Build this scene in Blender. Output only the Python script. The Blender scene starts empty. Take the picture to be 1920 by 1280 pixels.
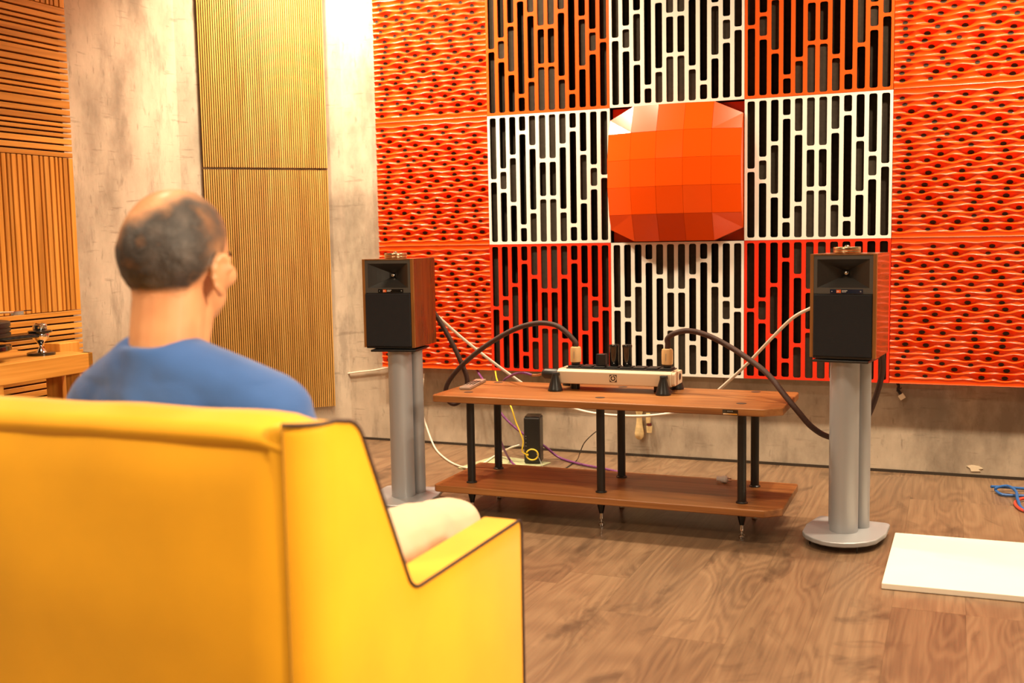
import bpy, bmesh, math, random
import numpy as np
from mathutils import Vector, Matrix, noise

random.seed(7)
C = bpy.context.scene.collection
SC = bpy.context.scene
PI = math.pi

# ------------------------------------------------------------------ camera
F_PX = 2007.0
yaw, pit, rol = -0.3926, -0.0947, -0.0179
cam_pos = Vector((2.0427, -4.6756, 1.0094))
fw = Vector((math.sin(yaw) * math.cos(pit), math.cos(yaw) * math.cos(pit), math.sin(pit)))
r0 = Vector((math.cos(yaw), -math.sin(yaw), 0))
u0 = r0.cross(fw)
R_ = r0 * math.cos(rol) + u0 * math.sin(rol)
U_ = -r0 * math.sin(rol) + u0 * math.cos(rol)
cam = bpy.data.cameras.new('camera')
cam.sensor_width = 36.0
cam.lens = F_PX / 1920 * 36.0
cam.clip_start = 0.05
cam.dof.use_dof = True
cam.dof.focus_distance = 3.9
cam.dof.aperture_fstop = 3.4
co = bpy.data.objects.new('camera', cam)
C.objects.link(co)
co.matrix_world = Matrix(((R_.x, U_.x, -fw.x, cam_pos.x), (R_.y, U_.y, -fw.y, cam_pos.y),
                          (R_.z, U_.z, -fw.z, cam_pos.z), (0, 0, 0, 1)))
SC.camera = co

# ------------------------------------------------------------------ world, lights, exposure
w = bpy.data.worlds.new('world')
SC.world = w
w.use_nodes = True
w.node_tree.nodes['Background'].inputs[0].default_value = (1, .9, .78, 1)
w.node_tree.nodes['Background'].inputs[1].default_value = .12
SC.view_settings.view_transform = 'Standard'
SC.view_settings.look = 'None'
SC.view_settings.exposure = 0.0
SC.view_settings.gamma = 1.0
SC.view_settings.use_curve_mapping = False
WARM = (1.0, .80, .55)


def area(name, loc, target, size, power, col=WARM, spread=180, shape='DISK'):
    l = bpy.data.lights.new(name, 'AREA')
    l.shape = shape
    l.size = size
    l.energy = power
    l.color = col
    l.spread = math.radians(spread)
    o = bpy.data.objects.new(name, l)
    C.objects.link(o)
    o.location = loc
    d = Vector(target) - Vector(loc)
    o.rotation_euler = d.to_track_quat('-Z', 'Y').to_euler()
    return o


# track of wall washers in front of the panel wall
for x in (-.35, .15, 2.15, 2.6, 3.1):
    area('ceiling_washer_light', (x, -.76, 2.80), (x, -.30, 0.6), .12, 28, spread=130)
# lamp washing the corner and the slatted panel
area('ceiling_corner_light', (-.86, -.50, 2.80), (-.80, -.02, 1.3), .12, 38, spread=120)
# general ceiling downlights
for x, y in ((.2, -2.5), (1.6, -2.3), (3.1, -2.5), (1.9, -4.2), (3.3, -4.0)):
    area('ceiling_room_light', (x, y, 2.84), (x, y, 0), .30, 15, spread=100)
area('ceiling_rear_light', (-.1, -5.0, 2.78), (.8, -3.3, .85), .30, 10, spread=70)
# bigger lamp on the right-hand side behind the camera
area('side_lamp_light', (4.1, -3.9, 2.1), (1.2, -3.2, .7), .7, 24, spread=60)


# ------------------------------------------------------------------ materials
def mat(name):
    m = bpy.data.materials.new(name)
    m.use_nodes = True
    nt = m.node_tree
    return m, nt, nt.nodes['Principled BSDF']


def N(nt, t, **kw):
    n = nt.nodes.new(t)
    for k, v in kw.items():
        if k.startswith('i_'):
            n.inputs[int(k[2:])].default_value = v
        else:
            setattr(n, k, v)
    return n


def setin(b, **kw):
    names = dict(rough='Roughness', metal='Metallic', coat='Coat Weight', coatr='Coat Roughness', spec='Specular IOR Level',
                 sheen='Sheen Weight', sheenr='Sheen Roughness', sss='Subsurface Weight')
    for k, v in kw.items():
        b.inputs[names[k]].default_value = v


def flat(name, col, rough=.5, var=0.0, vscale=20, bump=0.0, bscale=200, **kw):
    m, nt, b = mat(name)
    b.inputs['Base Color'].default_value = (*col, 1)
    setin(b, rough=rough, **kw)
    L = nt.links.new
    tc = N(nt, 'ShaderNodeTexCoord')
    if var:
        n = N(nt, 'ShaderNodeTexNoise')
        n.inputs['Scale'].default_value = vscale
        n.inputs['Detail'].default_value = 5
        L(tc.outputs['Object'], n.inputs['Vector'])
        cr = N(nt, 'ShaderNodeValToRGB')
        cr.color_ramp.elements[0].position = .3
        cr.color_ramp.elements[1].position = .7
        cr.color_ramp.elements[0].color = (*[c * (1 - var) for c in col], 1)
        cr.color_ramp.elements[1].color = (*[min(1, c * (1 + var)) for c in col], 1)
        L(n.outputs['Fac'], cr.inputs['Fac'])
        L(cr.outputs['Color'], b.inputs['Base Color'])
    if bump:
        n2 = N(nt, 'ShaderNodeTexNoise')
        n2.inputs['Scale'].default_value = bscale
        n2.inputs['Detail'].default_value = 3
        L(tc.outputs['Object'], n2.inputs['Vector'])
        bp = N(nt, 'ShaderNodeBump')
        bp.inputs['Strength'].default_value = bump
        bp.inputs['Distance'].default_value = .002
        L(n2.outputs['Fac'], bp.inputs['Height'])
        L(bp.outputs['Normal'], b.inputs['Normal'])
    return m


def wood(name, dark, mid, light, axis=1, ring=14, nscale=5, stretch=.12, rough=.4, fiber=60, objvar=.12, knots=0.0, amp=.07, wn=.7, fbw=.7,
         coat=0.0, spec=.5):
    m, nt, b = mat(name)
    L = nt.links.new
    setin(b, rough=rough, coat=coat, spec=spec)
    tc = N(nt, 'ShaderNodeTexCoord')
    oi = N(nt, 'ShaderNodeObjectInfo')
    mul = N(nt, 'ShaderNodeVectorMath', operation='SCALE')
    mul.inputs[0].default_value = (13.1, 7.7, 5.3)
    L(oi.outputs['Random'], mul.inputs['Scale'])
    add = N(nt, 'ShaderNodeVectorMath', operation='ADD')
    L(tc.outputs['Object'], add.inputs[0])
    L(mul.outputs[0], add.inputs[1])

    def mapped(al, ac):
        mp = N(nt, 'ShaderNodeMapping')
        s = [ac, ac, ac]
        s[axis] = al
        mp.inputs['Scale'].default_value = s
        L(add.outputs[0], mp.inputs['Vector'])
        return mp
    m1 = mapped(stretch, 1)
    n1 = N(nt, 'ShaderNodeTexNoise')
    n1.inputs['Scale'].default_value = nscale
    n1.inputs['Detail'].default_value = 2.5
    n1.inputs['Distortion'].default_value = .5
    L(m1.outputs[0], n1.inputs['Vector'])
    mm = N(nt, 'ShaderNodeMath', operation='MULTIPLY')
    mm.inputs[1].default_value = ring * 6.28
    L(n1.outputs['Fac'], mm.inputs[0])
    sn = N(nt, 'ShaderNodeMath', operation='SINE')
    L(mm.outputs[0], sn.inputs[0])
    m2 = mapped(.03, 1)
    n2 = N(nt, 'ShaderNodeTexNoise')
    n2.inputs['Scale'].default_value = fiber
    n2.inputs['Detail'].default_value = 4
    L(m2.outputs[0], n2.inputs['Vector'])
    # fac = .5 + .16*sin + .6*(fiber-.5) + .8*(n1-.5)
    a1 = N(nt, 'ShaderNodeMath', operation='MULTIPLY_ADD')
    a1.inputs[1].default_value = amp
    a1.inputs[2].default_value = -.2
    L(sn.outputs[0], a1.inputs[0])
    a2 = N(nt, 'ShaderNodeMath', operation='MULTIPLY_ADD')
    a2.inputs[1].default_value = fbw
    a1.inputs[2].default_value = .5 - .5 * fbw - .5 * wn
    L(n2.outputs['Fac'], a2.inputs[0])
    L(a1.outputs[0], a2.inputs[2])
    a3 = N(nt, 'ShaderNodeMath', operation='MULTIPLY_ADD')
    a3.inputs[1].default_value = wn
    L(n1.outputs['Fac'], a3.inputs[0])
    L(a2.outputs[0], a3.inputs[2])
    cr = N(nt, 'ShaderNodeValToRGB')
    e = cr.color_ramp.elements
    e[0].position = .2
    e[0].color = (*dark, 1)
    e[1].position = .8
    e[1].color = (*light, 1)
    e.new(.5).color = (*mid, 1)
    L(a3.outputs[0], cr.inputs['Fac'])
    # per object value variation
    hv = N(nt, 'ShaderNodeHueSaturation')
    mr = N(nt, 'ShaderNodeMapRange')
    mr.inputs['To Min'].default_value = 1 - objvar
    mr.inputs['To Max'].default_value = 1 + objvar
    L(oi.outputs['Random'], mr.inputs['Value'])
    L(mr.outputs[0], hv.inputs['Value'])
    L(cr.outputs['Color'], hv.inputs['Color'])
    out = hv.outputs['Color']
    if knots:
        m3 = mapped(.45, 1)
        n3 = N(nt, 'ShaderNodeTexNoise')
        n3.inputs['Scale'].default_value = 4.5
        n3.inputs['Detail'].default_value = 5
        n3.inputs['Roughness'].default_value = .6
        n3.inputs['Distortion'].default_value = 1.2
        L(m3.outputs[0], n3.inputs['Vector'])
        k = N(nt, 'ShaderNodeMapRange')
        k.inputs['From Min'].default_value = .565
        k.inputs['From Max'].default_value = .69
        k.inputs['To Max'].default_value = knots
        L(n3.outputs['Fac'], k.inputs['Value'])
        mx = N(nt, 'ShaderNodeMix', data_type='RGBA')
        mx.inputs['B'].default_value = (*[c * .55 for c in dark], 1)
        L(k.outputs[0], mx.inputs['Factor'])
        L(out, mx.inputs['A'])
        out = mx.outputs['Result']
    L(out, b.inputs['Base Color'])
    bp = N(nt, 'ShaderNodeBump')
    bp.inputs['Strength'].default_value = .12
    bp.inputs['Distance'].default_value = .001
    L(n2.outputs['Fac'], bp.inputs['Height'])
    L(bp.outputs['Normal'], b.inputs['Normal'])
    return m


def concrete(name):
    m, nt, b = mat(name)
    L = nt.links.new
    setin(b, rough=.62, spec=.35)
    tc = N(nt, 'ShaderNodeTexCoord')

    def noise_n(scale, detail, rough_=.55, mp=None):
        n = N(nt, 'ShaderNodeTexNoise')
        n.inputs['Scale'].default_value = scale
        n.inputs['Detail'].default_value = detail
        n.inputs['Roughness'].default_value = rough_
        if mp:
            q = N(nt, 'ShaderNodeMapping')
            q.inputs['Scale'].default_value = mp
            L(tc.outputs['Object'], q.inputs['Vector'])
            L(q.outputs[0], n.inputs['Vector'])
        else:
            L(tc.outputs['Object'], n.inputs['Vector'])
        return n
    big = noise_n(3.2, 7, .62, (1, 1, .55))
    cr = N(nt, 'ShaderNodeValToRGB')
    e = cr.color_ramp.elements
    e[0].position = .35
    e[0].color = (.265, .212, .158, 1)
    e[1].position = .66
    e[1].color = (.60, .50, .385, 1)
    e.new(.5).color = (.455, .375, .285, 1)
    L(big.outputs['Fac'], cr.inputs['Fac'])
    out = cr.outputs['Color']

    def dark_mix(n, lo, hi, amt, col, out):
        k = N(nt, 'ShaderNodeMapRange')
        k.inputs['From Min'].default_value = lo
        k.inputs['From Max'].default_value = hi
        k.inputs['To Max'].default_value = amt
        L(n.outputs['Fac'], k.inputs['Value'])
        mx = N(nt, 'ShaderNodeMix', data_type='RGBA')
        mx.inputs['B'].default_value = (*col, 1)
        L(k.outputs[0], mx.inputs['Factor'])
        L(out, mx.inputs['A'])
        return mx.outputs['Result']
    out = dark_mix(noise_n(9, 6, .7, (1, 1, .25)), .54, .68, .55, (.22, .175, .135), out)      # vertical drips
    out = dark_mix(noise_n(30, 4, .6, (.22, .22, 1.6)), .61, .70, .42, (.16, .124, .09), out)  # horizontal scratches
    out = dark_mix(noise_n(45, 3, .6, (1, 1, .25)), .62, .72, .45, (.16, .124, .09), out)       # short vertical nicks
    L(out, b.inputs['Base Color'])
    f = noise_n(120, 4)
    bp = N(nt, 'ShaderNodeBump')
    bp.inputs['Strength'].default_value = .12
    bp.inputs['Distance'].default_value = .002
    L(f.outputs['Fac'], bp.inputs['Height'])
    L(bp.outputs['Normal'], b.inputs['Normal'])
    return m


M = {}
M['concrete'] = concrete('concrete_cladding')
M['ceiling'] = flat('ceiling_paint', (.55, .50, .43), .8)
M['plank'] = wood('oak_floor', (.10, .056, .032), (.185, .109, .060), (.265, .167, .094), axis=1, ring=20, nscale=3.6, stretch=.17,
                  rough=.34, fiber=170, objvar=.07, knots=.75, amp=.075, wn=.6, fbw=.42)
M['subfloor'] = flat('subfloor', (.05, .03, .018), .8)
M['gapdark'] = flat('dark_gap', (.035, .022, .012), .8)
M['walnut'] = wood('walnut_shelf', (.13, .044, .012), (.28, .104, .027), (.40, .172, .052), axis=0, ring=9, nscale=7, stretch=.08,
                   rough=.38, fiber=80, objvar=.05)
M['spkwood'] = wood('speaker_veneer', (.10, .022, .004), (.20, .047, .008), (.27, .075, .013), axis=2, ring=6, nscale=9, stretch=.1,
                    rough=.24, fiber=90, objvar=.05, coat=.3)
M['spkedge'] = wood('speaker_edge', (.17, .058, .012), (.27, .105, .022), (.36, .15, .035), axis=2, ring=6, nscale=9, stretch=.1,
                    rough=.35, fiber=90, objvar=.05)
M['oak_h'] = wood('honey_oak_slats', (.42, .165, .022), (.64, .275, .040), (.76, .36, .07), axis=1, ring=5, nscale=8, stretch=.08,
                  rough=.42, fiber=90, objvar=.13)
M['oak_v'] = wood('honey_oak_upright', (.42, .165, .022), (.64, .275, .040), (.76, .36, .07), axis=2, ring=5, nscale=8, stretch=.08,
                  rough=.42, fiber=90, objvar=.13)
M['slat'] = wood('bamboo_slat', (.46, .22, .045), (.62, .33, .075), (.72, .43, .12), axis=2, ring=5, nscale=20, stretch=.06,
                 rough=.38, fiber=160, objvar=0)
M['slatback'] = flat('slat_groove', (.022, .010, .003), .8)
M['red'] = flat('glossy_orange_red_plastic', (.86, .066, .002), .36, coat=.03, spec=.32, coatr=.08)
M['redgrate'] = flat('satin_red_lacquer', (.78, .032, .008), .3)
M['orangegrate'] = flat('satin_orange_lacquer', (.74, .098, .010), .3)
M['whitegrate'] = flat('satin_white_lacquer', (.86, .82, .74), .32)
M['dome'] = flat('gloss_orange_lacquer', (.88, .080, .002), .2, coat=.12, spec=.4, coatr=.03)
M['felt'] = flat('black_felt', (.006, .005, .004), .95, spec=.1)
M['foam'] = flat('brown_black_foam', (.040, .030, .021), .9, var=.15, vscale=60, bump=.2, bscale=400, spec=.2)
M['eyelet'] = flat('dark_eyelet', (.045, .035, .026), .85, spec=.2)
M['yellow'] = flat('yellow_velvet', (.84, .385, .003), .75, var=.10, vscale=4, bump=.15, bscale=500, sheen=.25, sheenr=.35)
M['piping'] = flat('black_piping', (.035, .015, .012), .6)
M['seam'] = flat('brown_seam', (.34, .17, .01), .8)
M['darkwood'] = flat('dark_foot_wood', (.05, .03, .02), .45)
M['blue'] = flat('blue_jersey', (.028, .095, .30), .85, var=.12, vscale=9, bump=.35, bscale=350, sheen=.25)
M['beige'] = flat('beige_trousers', (.60, .44, .29), .85, var=.06, vscale=8, bump=.3, bscale=300, sheen=.15)
M['silver'] = flat('silver_painted_steel', (.40, .41, .43), .38, metal=.3)
M['blackmetal'] = flat('black_powdercoat', (.012, .011, .010), .35)
M['blackplastic'] = flat('black_plastic', (.016, .015, .014), .38)
M['blackgloss'] = flat('gloss_black', (.010, .009, .008), .12, coat=.4)
M['hornblack'] = flat('horn_black_plastic', (.030, .027, .024), .3)
M['baffle'] = flat('baffle_grey', (.085, .078, .068), .42)
M['grille'] = flat('black_grille_cloth', (.010, .010, .013), .85, bump=.5, bscale=900)
M['chrome'] = flat('chrome', (.80, .78, .75), .09, metal=1)
M['brass'] = flat('brushed_brass_steel', (.62, .47, .28), .26, metal=1)
M['beigeplastic'] = flat('beige_painted_metal', (.62, .48, .33), .42)
M['paleWood'] = wood('pale_wood_plug', (.60, .36, .15), (.72, .47, .22), (.80, .55, .28), axis=2, ring=4, nscale=20, rough=.45, objvar=.03)
M['browncable'] = flat('brown_braided_cable', (.045, .014, .007), .6, var=.4, vscale=300, bump=.6, bscale=700)
M['whitecable'] = flat('white_cable', (.80, .70, .58), .45)
M['purple'] = flat('purple_braid', (.16, .035, .15), .5, var=.5, vscale=260)
M['copper'] = flat('copper_wire', (.55, .25, .12), .35, metal=.8, var=.4, vscale=400)
M['yellowcable'] = flat('yellow_cable', (.80, .55, .03), .4)
M['bluecable'] = flat('blue_cable', (.02, .10, .32), .4)
M['redcable'] = flat('red_cable', (.55, .06, .03), .4)
M['slab'] = flat('white_board', (.90, .84, .72), .28, var=.02, vscale=6)
M['mat'] = flat('pale_green_sheet', (.42, .44, .25), .25, var=.25, vscale=9)
M['bone'] = flat('yellowed_tape', (.68, .50, .24), .6, var=.15, vscale=60, bump=.4, bscale=120)
M['darkred'] = flat('dark_red', (.10, .01, .01), .6)
M['orange'] = flat('orange_badge', (.85, .14, .02), .4)
M['white'] = flat('white_print', (.85, .82, .78), .5)
M['greyprint'] = flat('grey_print', (.30, .28, .25), .5)
M['remote'] = flat('remote_silver', (.36, .27, .21), .35, metal=.3)
M['plaster'] = flat('bare_plaster', (.80, .68, .50), .8)
M['eye'] = flat('eye_white', (.8, .78, .74), .2)
M['iris'] = flat('dark_iris', (.03, .015, .008), .15)
M['lip'] = flat('lip', (.45, .17, .11), .5)
M['shoe'] = flat('dark_leather', (.03, .02, .015), .4)


def skin_hair(name, hair):
    m, nt, b = mat(name)
    L = nt.links.new
    setin(b, rough=.45, sss=0.0)
    at = N(nt, 'ShaderNodeAttribute', attribute_name='hair')
    tc = N(nt, 'ShaderNodeTexCoord')
    n = N(nt, 'ShaderNodeTexNoise')
    n.inputs['Scale'].default_value = 34
    n.inputs['Detail'].default_value = 5
    L(tc.outputs['Object'], n.inputs['Vector'])
    n2 = N(nt, 'ShaderNodeTexNoise')
    n2.inputs['Scale'].default_value = 16
    L(tc.outputs['Object'], n2.inputs['Vector'])
    sk = N(nt, 'ShaderNodeValToRGB')
    sk.color_ramp.elements[0].position = .3
    sk.color_ramp.elements[1].position = .7
    sk.color_ramp.elements[0].color = (.56, .25, .115, 1)
    sk.color_ramp.elements[1].color = (.68, .34, .165, 1)
    L(n2.outputs['Fac'], sk.inputs['Fac'])
    hr = N(nt, 'ShaderNodeValToRGB')
    hr.color_ramp.elements[0].position = .35
    hr.color_ramp.elements[1].position = .72
    hr.color_ramp.elements[0].color = (.012, .009, .008, 1)
    hr.color_ramp.elements[1].color = (.085, .065, .055, 1)
    L(n.outputs['Fac'], hr.inputs['Fac'])
    # factor = attr + .5*(noise-.5)
    ad = N(nt, 'ShaderNodeMath', operation='MULTIPLY_ADD')
    ad.inputs[1].default_value = .9
    L(n.outputs['Fac'], ad.inputs[0])
    ad0 = N(nt, 'ShaderNodeMath', operation='ADD')
    ad0.inputs[1].default_value = -.45
    L(at.outputs['Fac'], ad0.inputs[0])
    L(ad0.outputs[0], ad.inputs[2])
    mr = N(nt, 'ShaderNodeMapRange')
    mr.inputs['From Min'].default_value = .10
    mr.inputs['From Max'].default_value = .95
    L(ad.outputs[0], mr.inputs['Value'])
    mu = N(nt, 'ShaderNodeMath', operation='MULTIPLY')
    L(mr.outputs[0], mu.inputs[0])
    gt = N(nt, 'ShaderNodeMapRange')
    gt.inputs['From Max'].default_value = .1
    L(at.outputs['Fac'], gt.inputs['Value'])
    L(gt.outputs[0], mu.inputs[1])
    mx = N(nt, 'ShaderNodeMix', data_type='RGBA')
    L(mu.outputs[0], mx.inputs['Factor'])
    L(sk.outputs['Color'], mx.inputs['A'])
    L(hr.outputs['Color'], mx.inputs['B'])
    L(mx.outputs['Result'], b.inputs['Base Color'])
    if hair:
        b.inputs['Roughness'].default_value = .6
        bp = N(nt, 'ShaderNodeBump')
        bp.inputs['Strength'].default_value = .5
        bp.inputs['Distance'].default_value = .003
        n3 = N(nt, 'ShaderNodeTexNoise')
        n3.inputs['Scale'].default_value = 220
        L(tc.outputs['Object'], n3.inputs['Vector'])
        L(n3.outputs['Fac'], bp.inputs['Height'])
        L(bp.outputs['Normal'], b.inputs['Normal'])
    return m


M['skin'] = skin_hair('skin', False)
M['hair'] = skin_hair('short_dark_hair', True)


# ------------------------------------------------------------------ builders
def thing(name, label, cat, loc=(0, 0, 0), group=None):
    o = bpy.data.objects.new(name, None)
    o.empty_display_size = .05
    C.objects.link(o)
    o.location = loc
    o['label'] = label
    o['category'] = cat
    if group:
        o['group'] = group
    return o


def tag(o, label, cat, group=None):
    o['label'] = label
    o['category'] = cat
    if group:
        o['group'] = group
    return o


def link(name, me, m, parent=None, world=True, bevel=0, seg=2, label=None):
    o = bpy.data.objects.new(name, me)
    C.objects.link(o)
    if m is not None and len(me.materials) == 0:
        me.materials.append(M[m] if isinstance(m, str) else m)
    if parent is not None:
        o.parent = parent
        if world and parent.type == 'EMPTY':
            o.matrix_parent_inverse = Matrix.Translation(-Vector(parent.location))
    if bevel:
        bv = o.modifiers.new('bevel', 'BEVEL')
        bv.width = bevel
        bv.segments = seg
        bv.limit_method = 'ANGLE'
        bv.angle_limit = math.radians(35)
    if label:
        o['label'] = label
    return o


class MB:
    def __init__(s):
        s.bm = bmesh.new()

    def box(s, lo, hi, rot=None, piv=None):
        lo, hi = Vector(lo), Vector(hi)
        c = (lo + hi) / 2
        mt = Matrix.Translation(c) @ Matrix.Diagonal((*(hi - lo), 1))
        if rot:
            p = Vector(piv) if piv is not None else c
            mt = Matrix.Translation(p) @ rot.to_4x4() @ Matrix.Translation(-p) @ mt
        bmesh.ops.create_cube(s.bm, size=1, matrix=mt)
        return s

    def cyl(s, p0, p1, ra, rb=None, seg=24, cap=True):
        p0, p1 = Vector(p0), Vector(p1)
        rb = ra if rb is None else rb
        d = p1 - p0
        q = d.to_track_quat('Z', 'Y')
        bmesh.ops.create_cone(s.bm, cap_ends=cap, segments=seg, radius1=ra, radius2=rb, depth=d.length,
                              matrix=Matrix.Translation((p0 + p1) / 2) @ q.to_matrix().to_4x4())
        return s

    def lathe(s, prof, c=(0, 0, 0), seg=32, axis=None):
        """prof: list of (r, h)"""
        q = Vector(axis).to_track_quat('Z', 'Y').to_matrix().to_4x4() if axis else Matrix.Identity(4)
        mt = Matrix.Translation(c) @ q
        rings = []
        for r, h in prof:
            rings.append([s.bm.verts.new(mt @ Vector((r * math.cos(2 * PI * i / seg), r * math.sin(2 * PI * i / seg), h)))
                          for i in range(seg)])
        for a, b in zip(rings, rings[1:]):
            for i in range(seg):
                j = (i + 1) % seg
                s.bm.faces.new((a[i], a[j], b[j], b[i]))
        s.bm.faces.new(rings[0][::-1])
        s.bm.faces.new(rings[-1])
        return s

    def sphere(s, c, rad, rot=None, u=24, v=14):
        if not hasattr(rad, '__len__'):
            rad = (rad, rad, rad)
        mt = Matrix.Translation(c)
        if rot:
            mt = mt @ rot.to_4x4()
        nv = s.bm.verts.new
        nf = s.bm.faces.new
        top_ = nv(mt @ Vector((0, 0, rad[2])))
        bot_ = nv(mt @ Vector((0, 0, -rad[2])))
        rings = []
        for k in range(1, v):
            th = PI * k / v
            rings.append([nv(mt @ Vector((rad[0] * math.sin(th) * math.cos(2 * PI * q / u), rad[1] * math.sin(th) * math.sin(2 * PI * q / u),
                                          rad[2] * math.cos(th)))) for q in range(u)])
        for q in range(u):
            nf((top_, rings[0][q], rings[0][(q + 1) % u]))
            nf((bot_, rings[-1][(q + 1) % u], rings[-1][q]))
        for a_, b_ in zip(rings, rings[1:]):
            for q in range(u):
                nf((a_[q], b_[q], b_[(q + 1) % u], a_[(q + 1) % u]))
        return s

    def capsule(s, p0, p1, ra, rb, seg=18):
        s.sphere(p0, ra, u=seg, v=10)
        s.sphere(p1, rb, u=seg, v=10)
        s.cyl(p0, p1, ra, rb, seg)
        return s

    def tube(s, pts, r, seg=10, sub=6, closed=False, spline=True):
        P = [Vector(p) for p in pts]
        if spline:
            out = []
            n = len(P)
            rng = range(n if closed else n - 1)
            for i in rng:
                a = P[(i - 1) % n] if (closed or i > 0) else P[0] * 2 - P[1]
                b, c_ = P[i], P[(i + 1) % n]
                d = P[(i + 2) % n] if (closed or i + 2 < n) else P[-1] * 2 - P[-2]
                for k in range(sub):
                    t = k / sub
                    out.append(.5 * ((2 * b) + (c_ - a) * t + (2 * a - 5 * b + 4 * c_ - d) * t * t + (3 * b - a - 3 * c_ + d) * t ** 3))
            if not closed:
                out.append(P[-1])
            P = out
        n = len(P)
        rings = []
        T0 = None
        nrm = None
        for i in range(n):
            if closed:
                t = (P[(i + 1) % n] - P[i - 1]).normalized()
            else:
                t = (P[min(i + 1, n - 1)] - P[max(i - 1, 0)]).normalized()
            if nrm is None:
                nrm = t.orthogonal().normalized()
            else:
                nrm = (nrm - t * nrm.dot(t)).normalized()
            b = t.cross(nrm)
            rings.append([s.bm.verts.new(P[i] + (nrm * math.cos(2 * PI * k / seg) + b * math.sin(2 * PI * k / seg)) * r)
                          for k in range(seg)])
        pairs = list(zip(rings, rings[1:]))
        if closed:
            pairs.append((rings[-1], rings[0]))
        for a, b in pairs:
            if closed and b is rings[0]:
                # best twist alignment
                best = min(range(seg), key=lambda q: (a[0].co - b[q].co).length)
                b = b[best:] + b[:best]
            for k in range(seg):
                j = (k + 1) % seg
                s.bm.faces.new((a[k], a[j], b[j], b[k]))
        if not closed:
            s.bm.faces.new(rings[0][::-1])
            s.bm.faces.new(rings[-1])
        return s

    def prism(s, poly, h0, h1, plane='xy'):
        def v(p, h):
            return {'xy': (p[0], p[1], h), 'xz': (p[0], h, p[1]), 'yz': (h, p[0], p[1])}[plane]
        a = [s.bm.verts.new(v(p, h0)) for p in poly]
        b = [s.bm.verts.new(v(p, h1)) for p in poly]
        n = len(poly)
        s.bm.faces.new(a)
        s.bm.faces.new(b)
        for i in range(n):
            j = (i + 1) % n
            s.bm.faces.new((a[i], a[j], b[j], b[i]))
        return s

    def quad(s, *pts):
        s.bm.faces.new([s.bm.verts.new(p) for p in pts])
        return s

    def mesh(s, name, smooth=False, angle=40):
        bmesh.ops.recalc_face_normals(s.bm, faces=s.bm.faces)
        me = bpy.data.meshes.new(name)
        s.bm.to_mesh(me)
        s.bm.free()
        if smooth:
            for p in me.polygons:
                p.use_smooth = True
            me.set_sharp_from_angle(angle=math.radians(angle))
        return me

    def done(s, name, m, parent=None, smooth=False, angle=40, **kw):
        return link(name, s.mesh(name, smooth, angle), m, parent, **kw)


def rounded(poly, rad, n=6):
    """round polygon corners; rad: number or list"""
    out = []
    k = len(poly)
    for i, p in enumerate(poly):
        r = rad[i] if hasattr(rad, '__len__') else rad
        p = Vector(p)
        if r <= 0:
            out.append(tuple(p))
            continue
        a = (Vector(poly[i - 1]) - p)
        b = (Vector(poly[(i + 1) % k]) - p)
        la, lb = a.length, b.length
        a.normalize()
        b.normalize()
        ang = a.angle(b)
        d = min(r / math.tan(ang / 2), la * .49, lb * .49)
        r2 = d * math.tan(ang / 2)
        c = p + (a + b).normalized() * (r2 / math.sin(ang / 2))
        s0, s1 = p + a * d - c, p + b * d - c
        w_ = s0.angle(s1)
        for q in range(n + 1):
            t = q / n
            if w_ < 1e-4:
                v = s0
            else:
                v = s0 * (math.sin((1 - t) * w_) / math.sin(w_)) + s1 * (math.sin(t * w_) / math.sin(w_))
            out.append((c.x + v.x, c.y + v.y))
    return out


def copy_tree(o, parent=None):
    c = o.copy()
    C.objects.link(c)
    if parent is not None:
        c.parent = parent
    for ch in [x for x in bpy.data.objects if x.parent == o]:
        copy_tree(ch, c)
    return c


def structure(name, bmb, m, **kw):
    o = bmb.done(name, m, **kw)
    o['kind'] = 'structure'
    return o


# ------------------------------------------------------------------ room shell
WY = .065        # front wall surface
LX = -1.384      # left wall surface
CA = Vector((-.825, WY))            # chamfer right end on front wall
CB = Vector((LX, -.499))            # chamfer left end on left wall
CH = 2.9
RX, BY = 4.4, -6.8
structure('wall_front', MB().box((CA.x, WY, 0), (RX, WY + .12, CH)), 'concrete')
mb = MB()
nrm = Vector((1, -1)).normalized()
o_ = Vector((-nrm.x, -nrm.y)) * .12
mb.prism([tuple(CA), tuple(CB), tuple(CB + o_ + Vector((-.1, -.05))), tuple(CA + o_ + Vector((.05, .1)))], 0, CH)
structure('wall_corner', mb, 'concrete')
structure('wall_left', MB().box((LX - .12, BY, 0), (LX, CB.y, CH)), 'concrete')
structure('wall_right', MB().box((RX, BY, 0), (RX + .12, WY, CH)), 'concrete')
structure('wall_back', MB().box((LX, BY - .12, 0), (RX, BY, CH)), 'ceiling')
structure('ceiling', MB().box((LX - .12, BY - .12, CH), (RX + .12, WY + .12, CH + .1)), 'ceiling')
structure('shadow_gap_front', MB().box((CA.x, WY - .004, 0), (RX, WY - .0005, .012)), 'gapdark')  # thin dark strip, paints the shadow gap where the wall meets the floor
chip = MB().prism([(2.105, .045), (2.125, .05), (2.15, .047), (2.168, .038), (2.15, .034), (2.158, .026), (2.122, .024), (2.118, .036)],
                  WY - .002, WY - .0003, 'xz').done('trim_1', 'plaster')
chip['kind'] = 'structure'
chip['label'] = 'small chip of bare plaster low on the concrete wall'

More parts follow.
